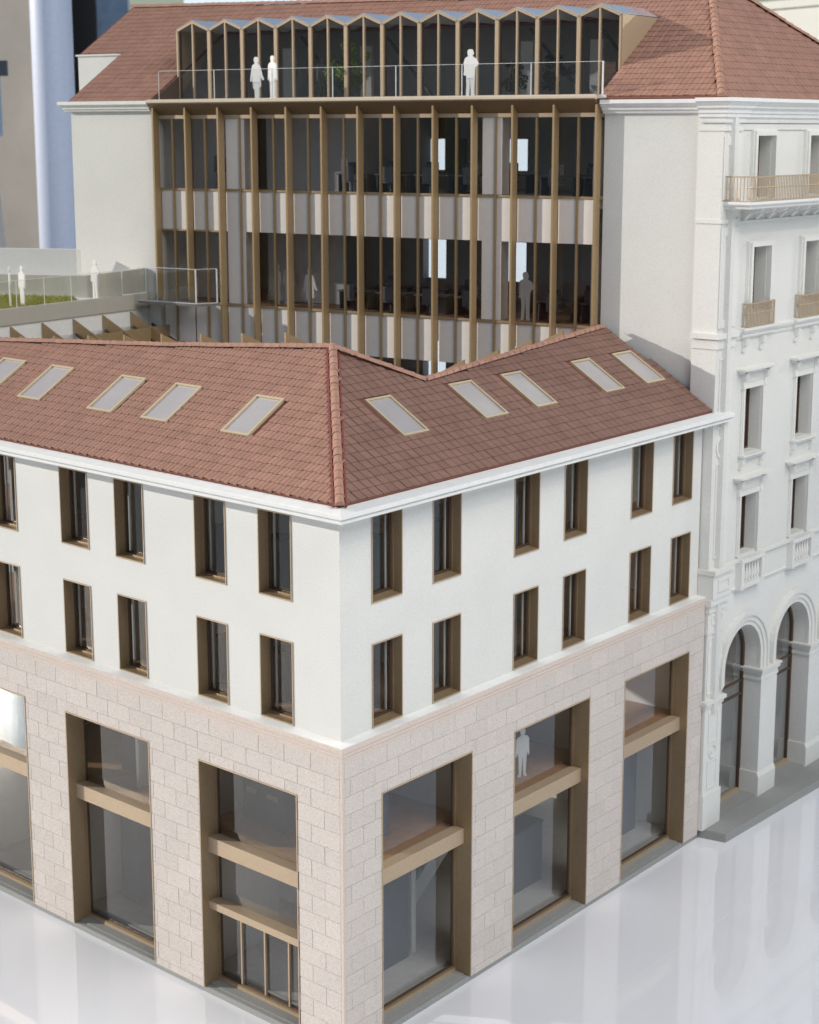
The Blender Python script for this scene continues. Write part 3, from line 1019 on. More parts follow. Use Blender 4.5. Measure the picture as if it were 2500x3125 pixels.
# walls left and right of the glass
mb = MB()
mb.box(FB, -32.84, T0, 0.16, -0.35, 17.0, 27.55)
mb.box(FB, -32.84, -32.5, -0.35, -3.3, 17.0, 27.7)
obj('left_wall', mb, M['plaster'], yb)
mb = MB()
mb.prism([FB.P(-35.45, -3.3, 17.0), FB.P(-32.84, -3.3, 17.0), FB.P(-32.84, -3.3, 29.9), FB.P(-32.9, -3.3, 30.02), FB.P(-35.45, -3.3, 30.03)], nB * -0.3)
mb.prism([FB.P(-35.45, -3.6, 17.0), FB.P(-35.45, -12, 17.0), FB.P(-35.45, -12, 29.0), FB.P(-35.45, -7.2, 32.3), FB.P(-35.45, -3.6, 30.03)], dB * 0.3)
mb.box(FB, -35.55, -32.86, -3.24, -3.62, 29.98, 30.06)
obj('upper_wall', mb, M['plaster'], yb)
prof = [(-0.2, 27.42), (0.14, 27.42), (0.20, 27.45), (0.20, 27.50), (0.27, 27.54), (0.27, 27.60), (0.33, 27.66), (0.42, 27.72), (0.42, 27.84), (0.38, 27.86), (-0.2, 27.84)]
mb = MB()
mb.profile([(FB.P(-32.84, -3.3, 0), -dB), (FB.P(-32.84, 0.16, 0), nB - dB), (FB.P(T0 - 0.13, 0.16, 0), nB)], prof)
obj('cornice', mb, M['cornice'], yb)
pc = FR.P(20.85, 0.3, 0) - FB.o
tq = pc.dot(dB)
mb = MB()
mb.box(FB, T1 + 0.02, tq + 0.35, 0.04, -0.3, 5.0, 27.4)
obj('right_wall', mb, M['plaster'], yb)
prof = [(-0.2, 27.22), (0.10, 27.22), (0.13, 27.26), (0.13, 27.32), (0.22, 27.36), (0.22, 27.44), (0.30, 27.50), (0.42, 27.58), (0.42, 27.70), (0.38, 27.735), (-0.2, 27.74)]
mb = MB()
mb.profile([(FB.P(T1 + 0.0, 0.04, 0), nB), (FB.P(tq + 0.2, 0.04, 0), nB)], prof)
obj('cornice', mb, M['cornice'], yb)

# floors, back wall, partitions inside
mb = MB()
for z0, z1, mt in ((13.9, 14.2, 'floorg'), (18.95, 19.26, 'floorw'), (23.75, 24.10, 'floorg'), (27.45, 27.69, 'floorg')):
    mb = MB()
    mb.box(FB, T0, T1 + 0.2, -0.14, -8.0, z0, z1)
    obj('floor_slab', mb, M[mt], yb)
holes = []
for z0, z1 in ((15.3, 17.3), (20.1, 21.85), (24.9, 26.25)):
    for a, b in ((-19.48, -18.27), (-15.35, -14.2)):
        holes.append((a, b, z0, z1))
mb = MB()
mb.sheet(FB, T0 - 0.5, T1 + 4, 14.2, 27.44, -8.0, -8.5, holes)
obj('back_wall', mb, M['innerg'], yb)
for a, b in ((-24.32, -23.36), (-11.84, -10.98)):
    for c, d in ((19.37, 22.42), (24.20, 27.10)):
        m = MB()
        m.box(FB, a, b, -0.6, -0.008, c, d)
        obj('pier', m, M['spandrel'], yb)
m = MB()
m.box(FB, T0 + 0.1, fin_t[1] + 0.5, -2.2, -2.3, 19.3, 27.4)
m.box(FB, fin_t[2] + 0.3, fin_t[5] + 0.1, -2.6, -2.7, 24.1, 27.4)
m.box(FB, fin_t[5], fin_t[5] + 0.12, -2.71, -7.9, 24.1, 27.4)
m.box(FB, fin_t[2] + 0.3, fin_t[4] + 0.8, -2.6, -2.7, 19.3, 23.7)
m.box(FB, fin_t[10] - 0.2, T1, -5.9, -6.0, 19.3, 23.7)
obj('partition', m, M['innerg'], yb)
m = MB()
m.box(FB, -21.6, -17.6, -7.85, -7.95, 26.26, 27.4)
m.box(FB, -21.6, -19.49, -7.85, -7.95, 24.1, 26.26)
m.box(FB, -18.26, -17.2, -7.85, -7.95, 24.1, 26.26)
obj('olive_panel', m, M['olive'], yb)
m = MB()
m.box(FB, T0 - 0.30, T0 - 0.12, -0.36, -8.5, 14.0, 27.44)
obj('side_wall', m, M['inner'], yb)
m = MB()
m.box(FB, T1 + 2.2, T1 + 2.4, -0.36, -8.5, 14.0, 27.44)
obj('side_wall', m, M['inner'], yb)
# attic room
M['attic'] = plain('attic_grey', (0.40, 0.40, 0.40), 0.8)
m = MB()
m.box(FB, D0 - 5.5, D1, -5.9, -6.0, 27.7, 30.9)
obj('attic_wall', m, M['attic'], yb)
m = MB()
for t in (-24.2, -20.15, -12.4, -9.3):
    m.box(FB, t, t + 0.55, -4.0, -4.2, 27.9, 30.1)
obj('attic_pier', m, M['inner'], yb)
m = MB()
for t in (-23.5, -19.2, -12.2, -9.1):
    m.bar(FB.P(t, -4.4, 30.6), FB.P(t + 2.4, -4.4, 28.0), 0.10, 0.10)
obj('roof_brace', m, M['slate'], yb)

# ------------------------------------------------------------------ rear roof
FA = math.atan(0.6)
PB = Plane(FB.P(0, 0, 28.035), FB.u, FB.n * math.sin(FA) + Vector((0, 0, math.cos(FA))))
Hb, Ht = FB.P(-1.865, 0.483, 27.745), FB.P(-4.969, -5.840, 31.539)
hipE = PB.P(-5.25, 7.37)
polyB = [(-1.86, -0.54), (-5.25, 7.37), (-17.55, 7.78), (-35.47, 8.44), (-35.45, 3.86), (-32.9, 3.86), (-32.9, -0.42), (-20, -0.45)]
cut = (-28.04, D1 + 0.02, -1.0, 5.48)
ns = dR.cross(Ht - Hb).normalized()
if ns.z < 0:
    ns = -ns
PS = Plane(Hb, dR, ns)
far = [PS.ts(PS.P(*PS.ts(p))) for p in (FR.P(37.7, 0.27, 27.745), FR.P(29.75, -3.56, 31.68))]
hE = PS.ts(hipE)
polyS = [(0, 0), (hE[0], hE[1]), (far[1][0], far[1][1] + 0.12), (far[0][0], 0.0)]
yroof = thing('roof', '', '', FB.P(-18, -3, 28))
del yroof['label'], yroof['category']
yroof.parent = yb
yroof.location = FB.P(-18, -3, 28) - yb.location
m = MB()
pslab(m, PB, [(-1.86, -0.54), (-5.25, 7.37), (D1 + 0.02, 7.42), (D1 + 0.02, -0.54)], -0.12, -0.004)
pslab(m, PB, [(-28.04, -0.45), (-28.04, 8.16), (-35.47, 8.44), (-35.45, 3.86), (-32.9, 3.86), (-32.9, -0.42)], -0.12, -0.004)
pslab(m, PB, [(-28.04, 5.48), (D1 + 0.02, 5.48), (D1 + 0.02, 7.42), (-17.55, 7.78), (-28.04, 8.16)], -0.12, -0.004)
pslab(m, PS, polyS, -0.12, -0.004)
# back slope
r0, r1, r2 = PB.P(-35.47, 8.44), PB.P(-17.55, 7.78), hipE
bk = -nB * 5 + Vector((0, 0, -3.2))
for a, b in ((r0, r1), (r1, r2)):
    m.prism([a, b, b + bk, a + bk], (0, 0, -0.1))
fE = PS.P(*polyS[2])
m.prism([hipE, fE, fE + bk * 0.8, hipE + bk], (0, 0, -0.1))
f2 = PS.P(*polyS[3])
m.prism([fE, f2, f2 - nR * 6, fE - nR * 3], (0, 0, -0.1))
obj('roof_deck', m, M['under'], yroof)
tiles(yroof, [(PB, polyB, 0.42, 0.40, [cut], False, M['tile'], (0, -0.42)), (PS, polyS, 0.36, 0.37, [], False, M['tile'], (0, 0.0))])
caps(yroof, Hb + Vector((0, 0, 0.05)), hipE + Vector((0, 0, 0.05)), 0.15, 0.42)
caps(yroof, r0 + Vector((0, 0, 0.02)), r1 + Vector((0, 0, 0.02)), 0.14, 0.42)
caps(yroof, r1 + Vector((0, 0, 0.02)), r2 + Vector((0, 0, 0.02)), 0.14, 0.42)
caps(yroof, f2 + Vector((0, 0, 0.05)), fE + Vector((0, 0, 0.05)), 0.15, 0.45)

# ================================================================== townhouse with stucco street front
th_ = thing('townhouse', 'grey white classical townhouse front with arches, balconies and moulded window surrounds along the right street', 'building', FR.P(21, 0, 0))
TE = 38.0
WO = 0.30
cx = [24.05 + 4.37 * k for k in range(4)]
hwid = 0.71
rows = [(10.70, 13.0), (14.65, 17.12), (20.0, 22.40), (24.2, 26.42)]
mb = MB()
hs = [(c - hwid, c + hwid, a, b) for c in cx for a, b in rows]
mb.sheet(FR, 20.98, TE, 9.40, 27.3, WO, WO - 1.0, hs)
obj('wall', mb, M['plaster'], th_)
# arched ground floor
ac = [24.0 + 4.37 * k for k in range(4)]
AR, ZS, ZT = 1.52, 6.30, 9.40
mb = MB()
edges = [20.98]
for c in ac:
    if c + AR < TE:
        edges += [c - AR, c + AR]
edges.append(TE)
for i in range(0, len(edges), 2):
    mb.box(FR, edges[i], edges[i + 1], WO, WO - 1.0, 0.3, ZT)
nseg = 20
for c in ac:
    if c + AR >= TE:
        continue
    pts = [(c - AR * math.cos(math.pi * k / nseg), ZS + AR * math.sin(math.pi * k / nseg)) for k in range(nseg + 1)]
    for (a, za), (b, zb) in zip(pts, pts[1:]):
        for o_ in (WO, WO - 1.0):
            mb.quad(FR.P(a, o_, za), FR.P(b, o_, zb), FR.P(b, o_, ZT), FR.P(a, o_, ZT))
        mb.quad(FR.P(a, WO, za), FR.P(b, WO, zb), FR.P(b, WO - 1.0, zb), FR.P(a, WO - 1.0, za))
obj('arcade_wall', mb, M['plaster'], th_)
def ring(mb, c, r0, r1, o0, o1, zs, n=20):
    for k in range(n):
        a, b = math.pi * k / n, math.pi * (k + 1) / n
        q = [(c - r * math.cos(x), zs + r * math.sin(x)) for r, x in ((r0, a), (r0, b), (r1, b), (r1, a))]
        mb.add([FR.P(t, o, z) for o in (o0, o1) for t, z in q], [(3, 2, 1, 0), (4, 5, 6, 7), (0, 1, 5, 4), (2, 3, 7, 6), (1, 2, 6, 5), (3, 0, 4, 7)])
for c in ac[:3]:
    mb = MB()
    ring(mb, c, AR - 0.02, AR + 0.16, WO - 0.02, 0.40, ZS)
    ring(mb, c, AR + 0.161, AR + 0.36, WO - 0.02, 0.46, ZS)
    ring(mb, c, AR + 0.361, AR + 0.48, WO - 0.02, 0.53, ZS)
    for sg in (-1, 1):
        for r0, r1, o1 in ((AR - 0.02, AR + 0.16, 0.40), (AR + 0.161, AR + 0.36, 0.46), (AR + 0.361, AR + 0.48, 0.53)):
            a, b = sorted((c + sg * r0, c + sg * r1))
            mb.box(FR, a, b, WO - 0.02, o1, 5.70, ZS)
    arch = obj('arch', mb, M['plaster'], th_)
    m = MB()
    FO = -0.36
    ring(m, c, AR - 0.14, AR - 0.02, FO - 0.08, FO + 0.06, ZS)
    for sg in (-1, 1):
        a, b = sorted((c + sg * (AR - 0.14), c + sg * (AR - 0.02)))
        m.box(FR, a, b, FO - 0.08, FO + 0.06, 0.45, ZS)
    m.box(FR, c - AR + 0.14, c + AR - 0.14, FO - 0.06, FO + 0.04, 4.52, 4.60)
    m.box(FR, c - AR + 0.14, c + AR - 0.14, FO - 0.06, FO + 0.04, 5.08, 5.15)
    obj('door_frame', m, M['dframe'], arch)
    m = MB()
    m.box(FR, c - AR + 0.05, c + AR - 0.05, FO - 0.10, FO + 0.10, 0.44, 0.56)
    obj('threshold', m, M['tan'], arch)
    m = MB()
    pp = [FR.P(c - AR + 0.03, FO, 0.5), FR.P(c + AR - 0.03, FO, 0.5)] + [FR.P(c + (AR - 0.03) * math.cos(math.pi * k / 16), FO, ZS + (AR - 0.03) * math.sin(math.pi * k / 16)) for k in range(17)]
    m.prism(pp, nR * -0.015)
    obj('pane', m, M['aglass'], arch)
    m = MB()
    m.box(FR, c - AR + 0.01, c + AR - 0.01, FO - 0.3, 0.42, 0.30, 0.44)
    obj('door_step', m, M['plinth'], arch)
    # pier on the right of this arch
    m = MB()
    p0, p1 = c + AR, c + 4.37 - AR
    m.box(FR, p0 - 0.03, p1 + 0.03, WO - 1.02, 0.47, 1.35, 5.20)
    m.box(FR, p0 - 0.09, p1 + 0.09, WO - 1.04, 0.54, 0.35, 1.15)
    m.prism([FR.P(p0 - 0.09, o_, z) for o_, z in ((0.54, 1.15), (0.47, 1.35), (-0.7, 1.35), (-0.7, 1.15))], dR * (p1 - p0 + 0.18))
    m.box(FR, p0 - 0.09, p1 + 0.09, WO - 1.04, 0.50, 5.20, 5.30)
    m.box(FR, p0 - 0.06, p1 + 0.06, WO - 1.04, 0.48, 5.30, 5.48)
    m.box(FR, p0 - 0.14, p1 + 0.14, WO - 1.05, 0.55, 5.48, 5.62)
    m.box(FR, p0 - 0.20, p1 + 0.20, WO - 1.06, 0.60, 5.62, 5.70)
    obj('pier', m, M['plaster'], th_)
# corner pilaster, in stages
def framed_panel(m, t0, t1, o, z0, z1, w=0.10, d=0.05):
    m.box(FR, t0, t0 + w, o, o + d, z0, z1)
    m.box(FR, t1 - w, t1, o, o + d, z0, z1)
    m.box(FR, t0 + w, t1 - w, o, o + d, z0, z0 + w)
    m.box(FR, t0 + w, t1 - w, o, o + d, z1 - w, z1)
m = MB()
PT0, PT1 = 20.85, 22.20
def pil(z0, z1, o1, e=0.0, inn=-0.9):
    m.box(FR, PT0 - e, PT1 + e, inn, o1, z0, z1)
pil(0.35, 1.75, 0.54, 0.03)
pil(1.75, 5.20, 0.47)
framed_panel(m, PT0 + 0.30, PT1 - 0.3, 0.465, 3.75, 5.0, 0.07, 0.04)
framed_panel(m, PT0 + 0.30, PT1 - 0.3, 0.465, 1.9, 3.05, 0.07, 0.04)
for k in range(14):
    a = 2 * math.pi * k / 14
    b = 2 * math.pi * (k + 1) / 14
    cxx, czz = (PT0 + PT1) / 2, 3.4
    for r0, r1 in ((0.22, 0.30), (0.0, 0.10)):
        m.add([FR.P(cxx + r * math.cos(x), o_, czz + r * math.sin(x)) for o_ in (0.465, 0.515) for r, x in ((r0, a), (r0, b), (r1, b), (r1, a))], [(3, 2, 1, 0), (4, 5, 6, 7), (0, 1, 5, 4), (2, 3, 7, 6), (1, 2, 6, 5), (3, 0, 4, 7)])
pil(5.20, 5.36, 0.52, 0.05)
pil(5.36, 5.50, 0.60, 0.13)
pil(5.50, 8.10, 0.42, -0.05)
framed_panel(m, PT0 + 0.12, PT1 - 0.35, 0.415, 5.7, 8.0, 0.09, 0.045)
pil(8.10, 8.95, 0.47, 0.0)
framed_panel(m, PT0 + 0.25, PT1 - 0.25, 0.465, 8.45, 8.85, 0.07, 0.04)
pil(8.95, 9.25, 0.52, 0.02)
pil(9.25, 9.50, 0.62, 0.10)
pil(9.50, 10.45, 0.66, 0.04)
framed_panel(m, PT0 + 0.3, PT1 - 0.15, 0.655, 9.75, 10.25, 0.10, 0.05)
pil(10.45, 10.62, 0.76, 0.10)
pil(10.62, 18.85, 0.40, 0.0, -0.6)
framed_panel(m, PT0 + 0.28, PT1 - 0.22, 0.395, 11.0, 14.6, 0.07, 0.05)
framed_panel(m, PT0 + 0.28, PT1 - 0.22, 0.395, 15.9, 18.5, 0.07, 0.05)
for k in range(18):
    a = 2 * math.pi * k / 18
    b = 2 * math.pi * (k + 1) / 18
    cxx, czz = (PT0 + PT1) / 2, 15.2
    for r0, r1 in ((0.36, 0.46), (0.0, 0.22)):
        m.add([FR.P(cxx + r * math.cos(x), o_, czz + r * math.sin(x)) for o_ in (0.395, 0.46) for r, x in ((r0, a), (r0, b), (r1, b), (r1, a))], [(3, 2, 1, 0), (4, 5, 6, 7), (0, 1, 5, 4), (2, 3, 7, 6), (1, 2, 6, 5), (3, 0, 4, 7)])
pil(18.85, 19.22, 0.46, 0.04, -0.6)
pil(19.22, 19.42, 0.56, 0.14, -0.6)
pil(19.42, 23.35, 0.40, 0.0, -0.6)
framed_panel(m, PT0 + 0.02, PT1 - 0.02, 0.395, 19.6, 23.2, 0.30, 0.06)
pil(23.35, 23.50, 0.46, 0.03, -0.6)
pil(23.50, 26.60, 0.40, 0.0, -0.6)
framed_panel(m, PT0 + 0.02, PT1 - 0.02, 0.395, 24.2, 26.4, 0.30, 0.06)
pil(26.60, 26.74, 0.46, 0.03, -0.6)
pil(26.74, 26.94, 0.43, 0.01, -0.6)
pil(26.94, 27.08, 0.49, 0.04, -0.6)
obj('corner_pilaster', m, M['plaster'], th_)
# main cornice, wraps the pilaster
m = MB()
prof = [(-0.25, 26.88), (0.08, 26.88), (0.10, 26.95), (0.10, 27.03), (0.20, 27.08), (0.20, 27.18), (0.27, 27.22), (0.27, 27.32), (0.40, 27.40), (0.40, 27.46), (0.52, 27.56), (0.62, 27.62), (0.62, 27.745), (-0.25, 27.75)]
m.profile([(FR.P(PT1 - 0.02, WO, 0), nR), (FR.P(TE, WO, 0), nR)], prof)
m.profile([(FR.P(PT0 - 0.02, -0.5, 0), -dR), (FR.P(PT0 - 0.02, 0.44, 0), nR - dR), (FR.P(PT1, 0.44, 0), nR + dR), (FR.P(PT1, 0.2, 0), dR)], [(a * 0.8, z + 0.004) for a, z in prof])
obj('cornice', m, M['cornice'], th_)
# frieze band below cornice and string courses
for nm, pf in (('frieze_band', [(-0.1, 26.62), (0.05, 26.64), (0.05, 26.84), (-0.1, 26.84)]),
               ('string_course', [(-0.1, 19.02), (0.03, 19.02), (0.06, 19.08), (0.06, 19.18), (0.14, 19.24), (0.18, 19.34), (0.18, 19.41), (-0.1, 19.44)]),
               ('string_course', [(-0.1, 23.30), (0.04, 23.30), (0.06, 23.36), (0.06, 23.40), (-0.1, 23.40)]),
               ('string_course', [(-0.1, 9.36), (0.08, 9.38), (0.10, 9.46), (0.06, 9.50), (0.06, 10.40), (0.14, 10.44), (0.20, 10.50), (0.20, 10.58), (-0.1, 10.60)])):
    m = MB()
    m.profile([(FR.P(PT1, WO, 0), nR), (FR.P(TE, WO, 0), nR)], pf)
    obj(nm, m, M['plaster'], th_)
# windows
def t_window(c, ri):
    z0, z1 = rows[ri]
    a, b = c - hwid, c + hwid
    m = MB()
    FO = -0.26
    for i, (w0, w1, o0, o1) in enumerate(((0, 0.07, FO, FO + 0.10), (0.07, 0.14, FO - 0.06, FO + 0.02))):
        m.box(FR, a + w0, a + w1, o0, o1, z0 + w0, z1 - w0)
        m.box(FR, b - w1, b - w0, o0, o1, z0 + w0, z1 - w0)
        m.box(FR, a + w1, b - w1, o0, o1, z0 + w0, z0 + w1)
        m.box(FR, a + w1, b - w1, o0, o1, z1 - w1, z1 - w0)
    w = obj('window', m, M['dframe'], th_)
    m = MB()
    m.box(FR, a + 0.13, b - 0.13, FO - 0.03, FO - 0.02, z0 + 0.13, z1 - 0.13)
    obj('pane', m, M['glass'], w)
    m = MB()
    sw, d0 = (0.17, 0.22) if ri >= 2 else (0.15, 0.10)
    zt = z1 + 0.18
    m.box(FR, a - sw, a - 0.012, WO - 0.01, WO + d0, z0 - 0.02, zt)
    m.box(FR, b + 0.012, b + sw, WO - 0.01, WO + d0, z0 - 0.02, zt)
    m.box(FR, a - 0.012, b + 0.012, WO - 0.01, WO + d0, z1 + 0.012, zt)
    m.box(FR, a - sw - 0.05, a - sw, WO - 0.01, WO + d0 * 0.6, z0 - 0.02, zt + 0.05)
    m.box(FR, b + sw, b + sw + 0.05, WO - 0.01, WO + d0 * 0.6, z0 - 0.02, zt + 0.05)
    m.box(FR, a - sw, b + sw, WO - 0.01, WO + d0 * 0.6, zt, zt + 0.05)
    obj('surround', m, M['plaster'], w)
    if ri < 2:
        m = MB()
        zl = z1 + 0.22
        m.profile([(FR.P(a - 0.22, WO - 0.3, 0), -dR), (FR.P(a - 0.22, WO, 0), nR - dR), (FR.P(b + 0.22, WO, 0), nR + dR), (FR.P(b + 0.22, WO - 0.3, 0), dR)], [(-0.1, zl + 0.34), (0.10, zl + 0.34), (0.14, zl + 0.40), (0.22, zl + 0.44), (0.34, zl + 0.50), (0.40, zl + 0.52), (0.40, zl + 0.58), (-0.1, zl + 0.62)])
        m.box(FR, a - 0.2, b + 0.2, WO - 0.01, WO + 0.06, zl + 0.002, zl + 0.34)
        l = obj('lintel', m, M['plaster'], w)
        for x in (a - 0.26, b + 0.06):
            m = MB()
            m.prism([FR.P(x, o_, z) for o_, z in ((WO - 0.01, zl - 0.25), (WO + 0.14, zl - 0.18), (WO + 0.12, zl + 0.05), (WO + 0.22, zl + 0.2), (WO + 0.26, zl + 0.40), (WO - 0.01, zl + 0.40))], dR * 0.2)
            obj('console', m, M['plaster'], w)
    if ri == 1:
        m = MB()
        m.box(FR, a - 0.30, b + 0.30, WO - 0.7, WO + 0.26, z0 - 0.10, z0 - 0.02)
        m.box(FR, a - 0.24, b + 0.24, WO - 0.01, WO + 0.18, z0 - 0.20, z0 - 0.10)
        obj('sill', m, M['plaster'], w)
        for x in (a - 0.24, b + 0.0):
            m = MB()
            m.prism([FR.P(x, o_, z) for o_, z in ((WO - 0.01, z0 - 0.60), (WO + 0.07, z0 - 0.58), (WO + 0.09, z0 - 0.46), (WO + 0.16, z0 - 0.40), (WO + 0.20, z0 - 0.2), (WO - 0.01, z0 - 0.2))], dR * 0.24)
            obj('console', m, M['plaster'], w)
    return w
for c in cx[:3]:
    for ri in range(4):
        t_window(c, ri)
# balustrades under first-floor windows
for c in cx[:3]:
    m = MB()
    a, b = c - 0.95, c + 0.95
    m.box(FR, a, b, WO + 0.0, 0.66, 10.44, 10.60)
    m.box(FR, a + 0.02, b - 0.02, WO + 0.0, 0.62, 9.42, 9.62)
    for x in (a, b - 0.22):
        m.box(FR, x, x + 0.22, WO + 0.0, 0.64, 9.40, 10.46)
    bl = obj('balustrade', m, M['plaster'], th_)
    lm = MB()
    lm.lathe((0, 0, 0), [(0.075, 0.0), (0.075, 0.06), (0.045, 0.10), (0.085, 0.26), (0.075, 0.38), (0.04, 0.62), (0.05, 0.74), (0.075, 0.77), (0.075, 0.83)], 8)
    me = mesh('baluster', lm, M['plaster'], smooth=True)
    for k in range(6):
        put('baluster', me, bl, Matrix.Translation(FR.P(a + 0.38 + k * 0.228, 0.52, 9.61)))
# balconies
def railing(parent, t0, t1, oo, oi, z0, z1, step):
    m = MB()
    for zz in ((z1 - 0.05, z1), (z0, z0 + 0.04)):
        m.box(FR, t0, t1, oo - 0.035, oo, *zz)
        m.box(FR, t0, t0 + 0.035, oi, oo - 0.035, *zz)
        m.box(FR, t1 - 0.035, t1, oi, oo - 0.035, *zz)
    rl_ = obj('railing', m, M['tan'], parent)
    n = max(2, round((t1 - t0) / step))
    bm_ = MB()
    bm_.lathe((0, 0, 0), [(0.020, 0), (0.020, (z1 - z0) * 0.50), (0.036, (z1 - z0) * 0.53), (0.020, (z1 - z0) * 0.57), (0.020, z1 - z0 - 0.05)], 5)
    me = mesh('bar', bm_, M['tan'])
    for k in range(n + 1):
        put('bar', me, parent, Matrix.Translation(FR.P(t0 + 0.017 + (t1 - t0 - 0.035) * k / n, oo - 0.017, z0 + 0.02)))
    k = 0
    ns_ = max(1, round((oo - oi) / (step * 1.1)))
    for j in range(ns_):
        for te in (t0 + 0.017, t1 - 0.017):
            put('bar', me, parent, Matrix.Translation(FR.P(te, oi + (oo - oi) * (j + 0.5) / ns_, z0 + 0.02)))
for c in cx[:3]:
    m = MB()
    m.profile([(FR.P(c - 1.12, WO - 0.2, 0), -dR), (FR.P(c - 1.12, WO, 0), nR - dR), (FR.P(c + 1.12, WO, 0), nR + dR), (FR.P(c + 1.12, WO - 0.2, 0), dR)], [(-0.1, 19.05), (0.10, 19.05), (0.16, 19.12), (0.16, 19.20), (0.24, 19.28), (0.30, 19.36), (0.30, 19.45), (-0.1, 19.47)])
    b_ = obj('balcony', m, M['plaster'], th_)
    railing(b_, c - 1.1, c + 1.1, WO + 0.26, WO + 0.0, 19.48, 20.36, 0.115)
    for x in (c - 1.05, c + 0.35):
        m = MB()
        m.prism([FR.P(x, o_, z) for o_, z in ((WO - 0.01, 18.55), (WO + 0.08, 18.55), (WO + 0.08, 18.75), (WO + 0.18, 18.8), (WO + 0.22, 19.04), (WO - 0.01, 19.04))], dR * 0.26)
        obj('bracket', m, M['plaster'], b_)
m = MB()
BO = 1.62
m.profile([(FR.P(20.98, WO - 0.1, 0), -dR), (FR.P(20.98, BO - 0.12, 0), nR - dR), (FR.P(TE, BO - 0.12, 0), nR)], [(-0.12 - BO + WO, 23.86), (-0.16, 23.86), (-0.10, 23.90), (-0.10, 23.97), (-0.02, 24.0), (0.02, 24.04), (0.02, 24.13), (-0.12 - BO + WO, 24.13)])
b4 = obj('balcony', m, M['cornice'], th_)
railing(b4, 21.0, TE, BO - 0.10, WO + 0.02, 24.135, 25.03, 0.128)
for k in range(16):
    x = 22.62 + 0.965 * k
    m = MB()
    m.prism([FR.P(x, o_, z) for o_, z in ((WO - 0.01, 23.45), (WO + 0.10, 23.42), (WO + 0.30, 23.62), (WO + 0.75, 23.72), (WO + 0.85, 23.85), (WO - 0.01, 23.85))], dR * 0.22)
    obj('bracket', m, M['plaster'], b4)
# stepped plinth
m = MB()
m.prism([FR.P(21.12, 1.40, 0), FR.P(TE + 1, 2.05, 0), FR.P(TE + 1, -1.0, 0), FR.P(20.95, -1.0, 0), FR.P(20.95, 0.12, 0)], (0, 0, 0.35))
obj('plinth', m, M['plinth'], th_)
m = MB()
m.box(FR, 21.2, TE, -5.0, -5.2, 0.4, 27.0)
for z in (9.2, 14.0, 19.2, 24.0):
    m.box(FR, 21.2, TE, -0.72, -5.0, z, z + 0.2)
obj('inner_wall', m, M['innerg'], th_)
m = MB()
m.box(FR, 21.2, TE, -0.75, -5.0, 0.38, 0.42)
m.box(FR, 21.2, TE, -3.6, -3.7, 0.43, 4.2)
obj('inner_floor', m, M['inner'], th_)
m = MB()
m.box(FR, 21.2, TE, -0.75, -4.99, 4.7, 4.95)
obj('mezzanine_floor', m, M['floorw'], th_)
# ================================================================== terrace wing on the left
tw = thing('terrace_block', 'low beige terrace block with parapet and green roof left of the finned courtyard front', 'building', FT.P(5, 0, 0))
m = MB()
m.box(FT, 0.2, 14, 0.0, -0.30, 18.97, 19.62)
obj('parapet', m, plain('beige_card', (0.47, 0.45, 0.39), 0.8, var=0.03, bump=0.05, bscale=60), tw)
m = MB()
m.box(FT, 0.2, 14, -0.08, -0.3, 16.0, 18.965)
obj('upstand', m, M['white'], tw)
m = MB()
m.box(FT, 0.2, 14, -0.3, -12, 19.0, 19.56)
obj('terrace_floor', m, M['white'], tw)
P1, P2, P3 = FB.P(-28.74, 0.2, 0), FB.P(-29.72, 2.95, 0), FB.P(-36.0, 5.1, 0)
for a, b, h0, h1, mt in ((P1, P2, 1.2, 1.0, 'beige_card'), (P2, P3, 1.0, 1.0, None)):  # wall turned from the sun is darker beige, its shade put into the colour
    m = MB()
    d = (b - a).normalized()
    n_ = Vector((-d.y, d.x, 0))
    if n_.dot(Vector((-1, 1, 0))) < 0:
        n_ = -n_
    z = Vector((0, 0, 19.5))
    m.prism([a + z, b + z, b + z + Vector((0, 0, h1)), a + z + Vector((0, 0, h0))], n_ * 0.25)
    obj('terrace_wall', m, bpy.data.materials['beige_card'] if mt else plain('pale_beige_card', (0.62, 0.60, 0.54), 0.8), tw)
m = MB()
m.box(Frame(P2 + Vector((-2.6, 1.4, 0)), (P3 - P2).normalized(), nB), 0, 6, 0, -0.3, 19.5, 21.45)
obj('terrace_wall', m, M['plaster'], tw)
for k in range(8):
    a = 0.25 + k * 1.6
    m = MB()
    m.box(FT, a, a + 1.585, -0.12, -0.145, 19.625, 20.70)
    p = obj('balustrade_panel', m, M['acrylic'], tw)
    m = MB()
    m.box(FT, a, a + 1.585, -0.118, -0.147, 20.70, 20.715)
    m.box(FT, a + 1.570, a + 1.585, -0.118, -0.147, 19.625, 20.70)
    if k == 0:
        m.box(FT, a, a + 0.04, -0.10, -0.16, 19.625, 20.70)
        m.box(FT, a, a + 1.585, -0.11, -0.15, 19.622, 19.66)
    obj('panel_edge', m, M['edge'], p)
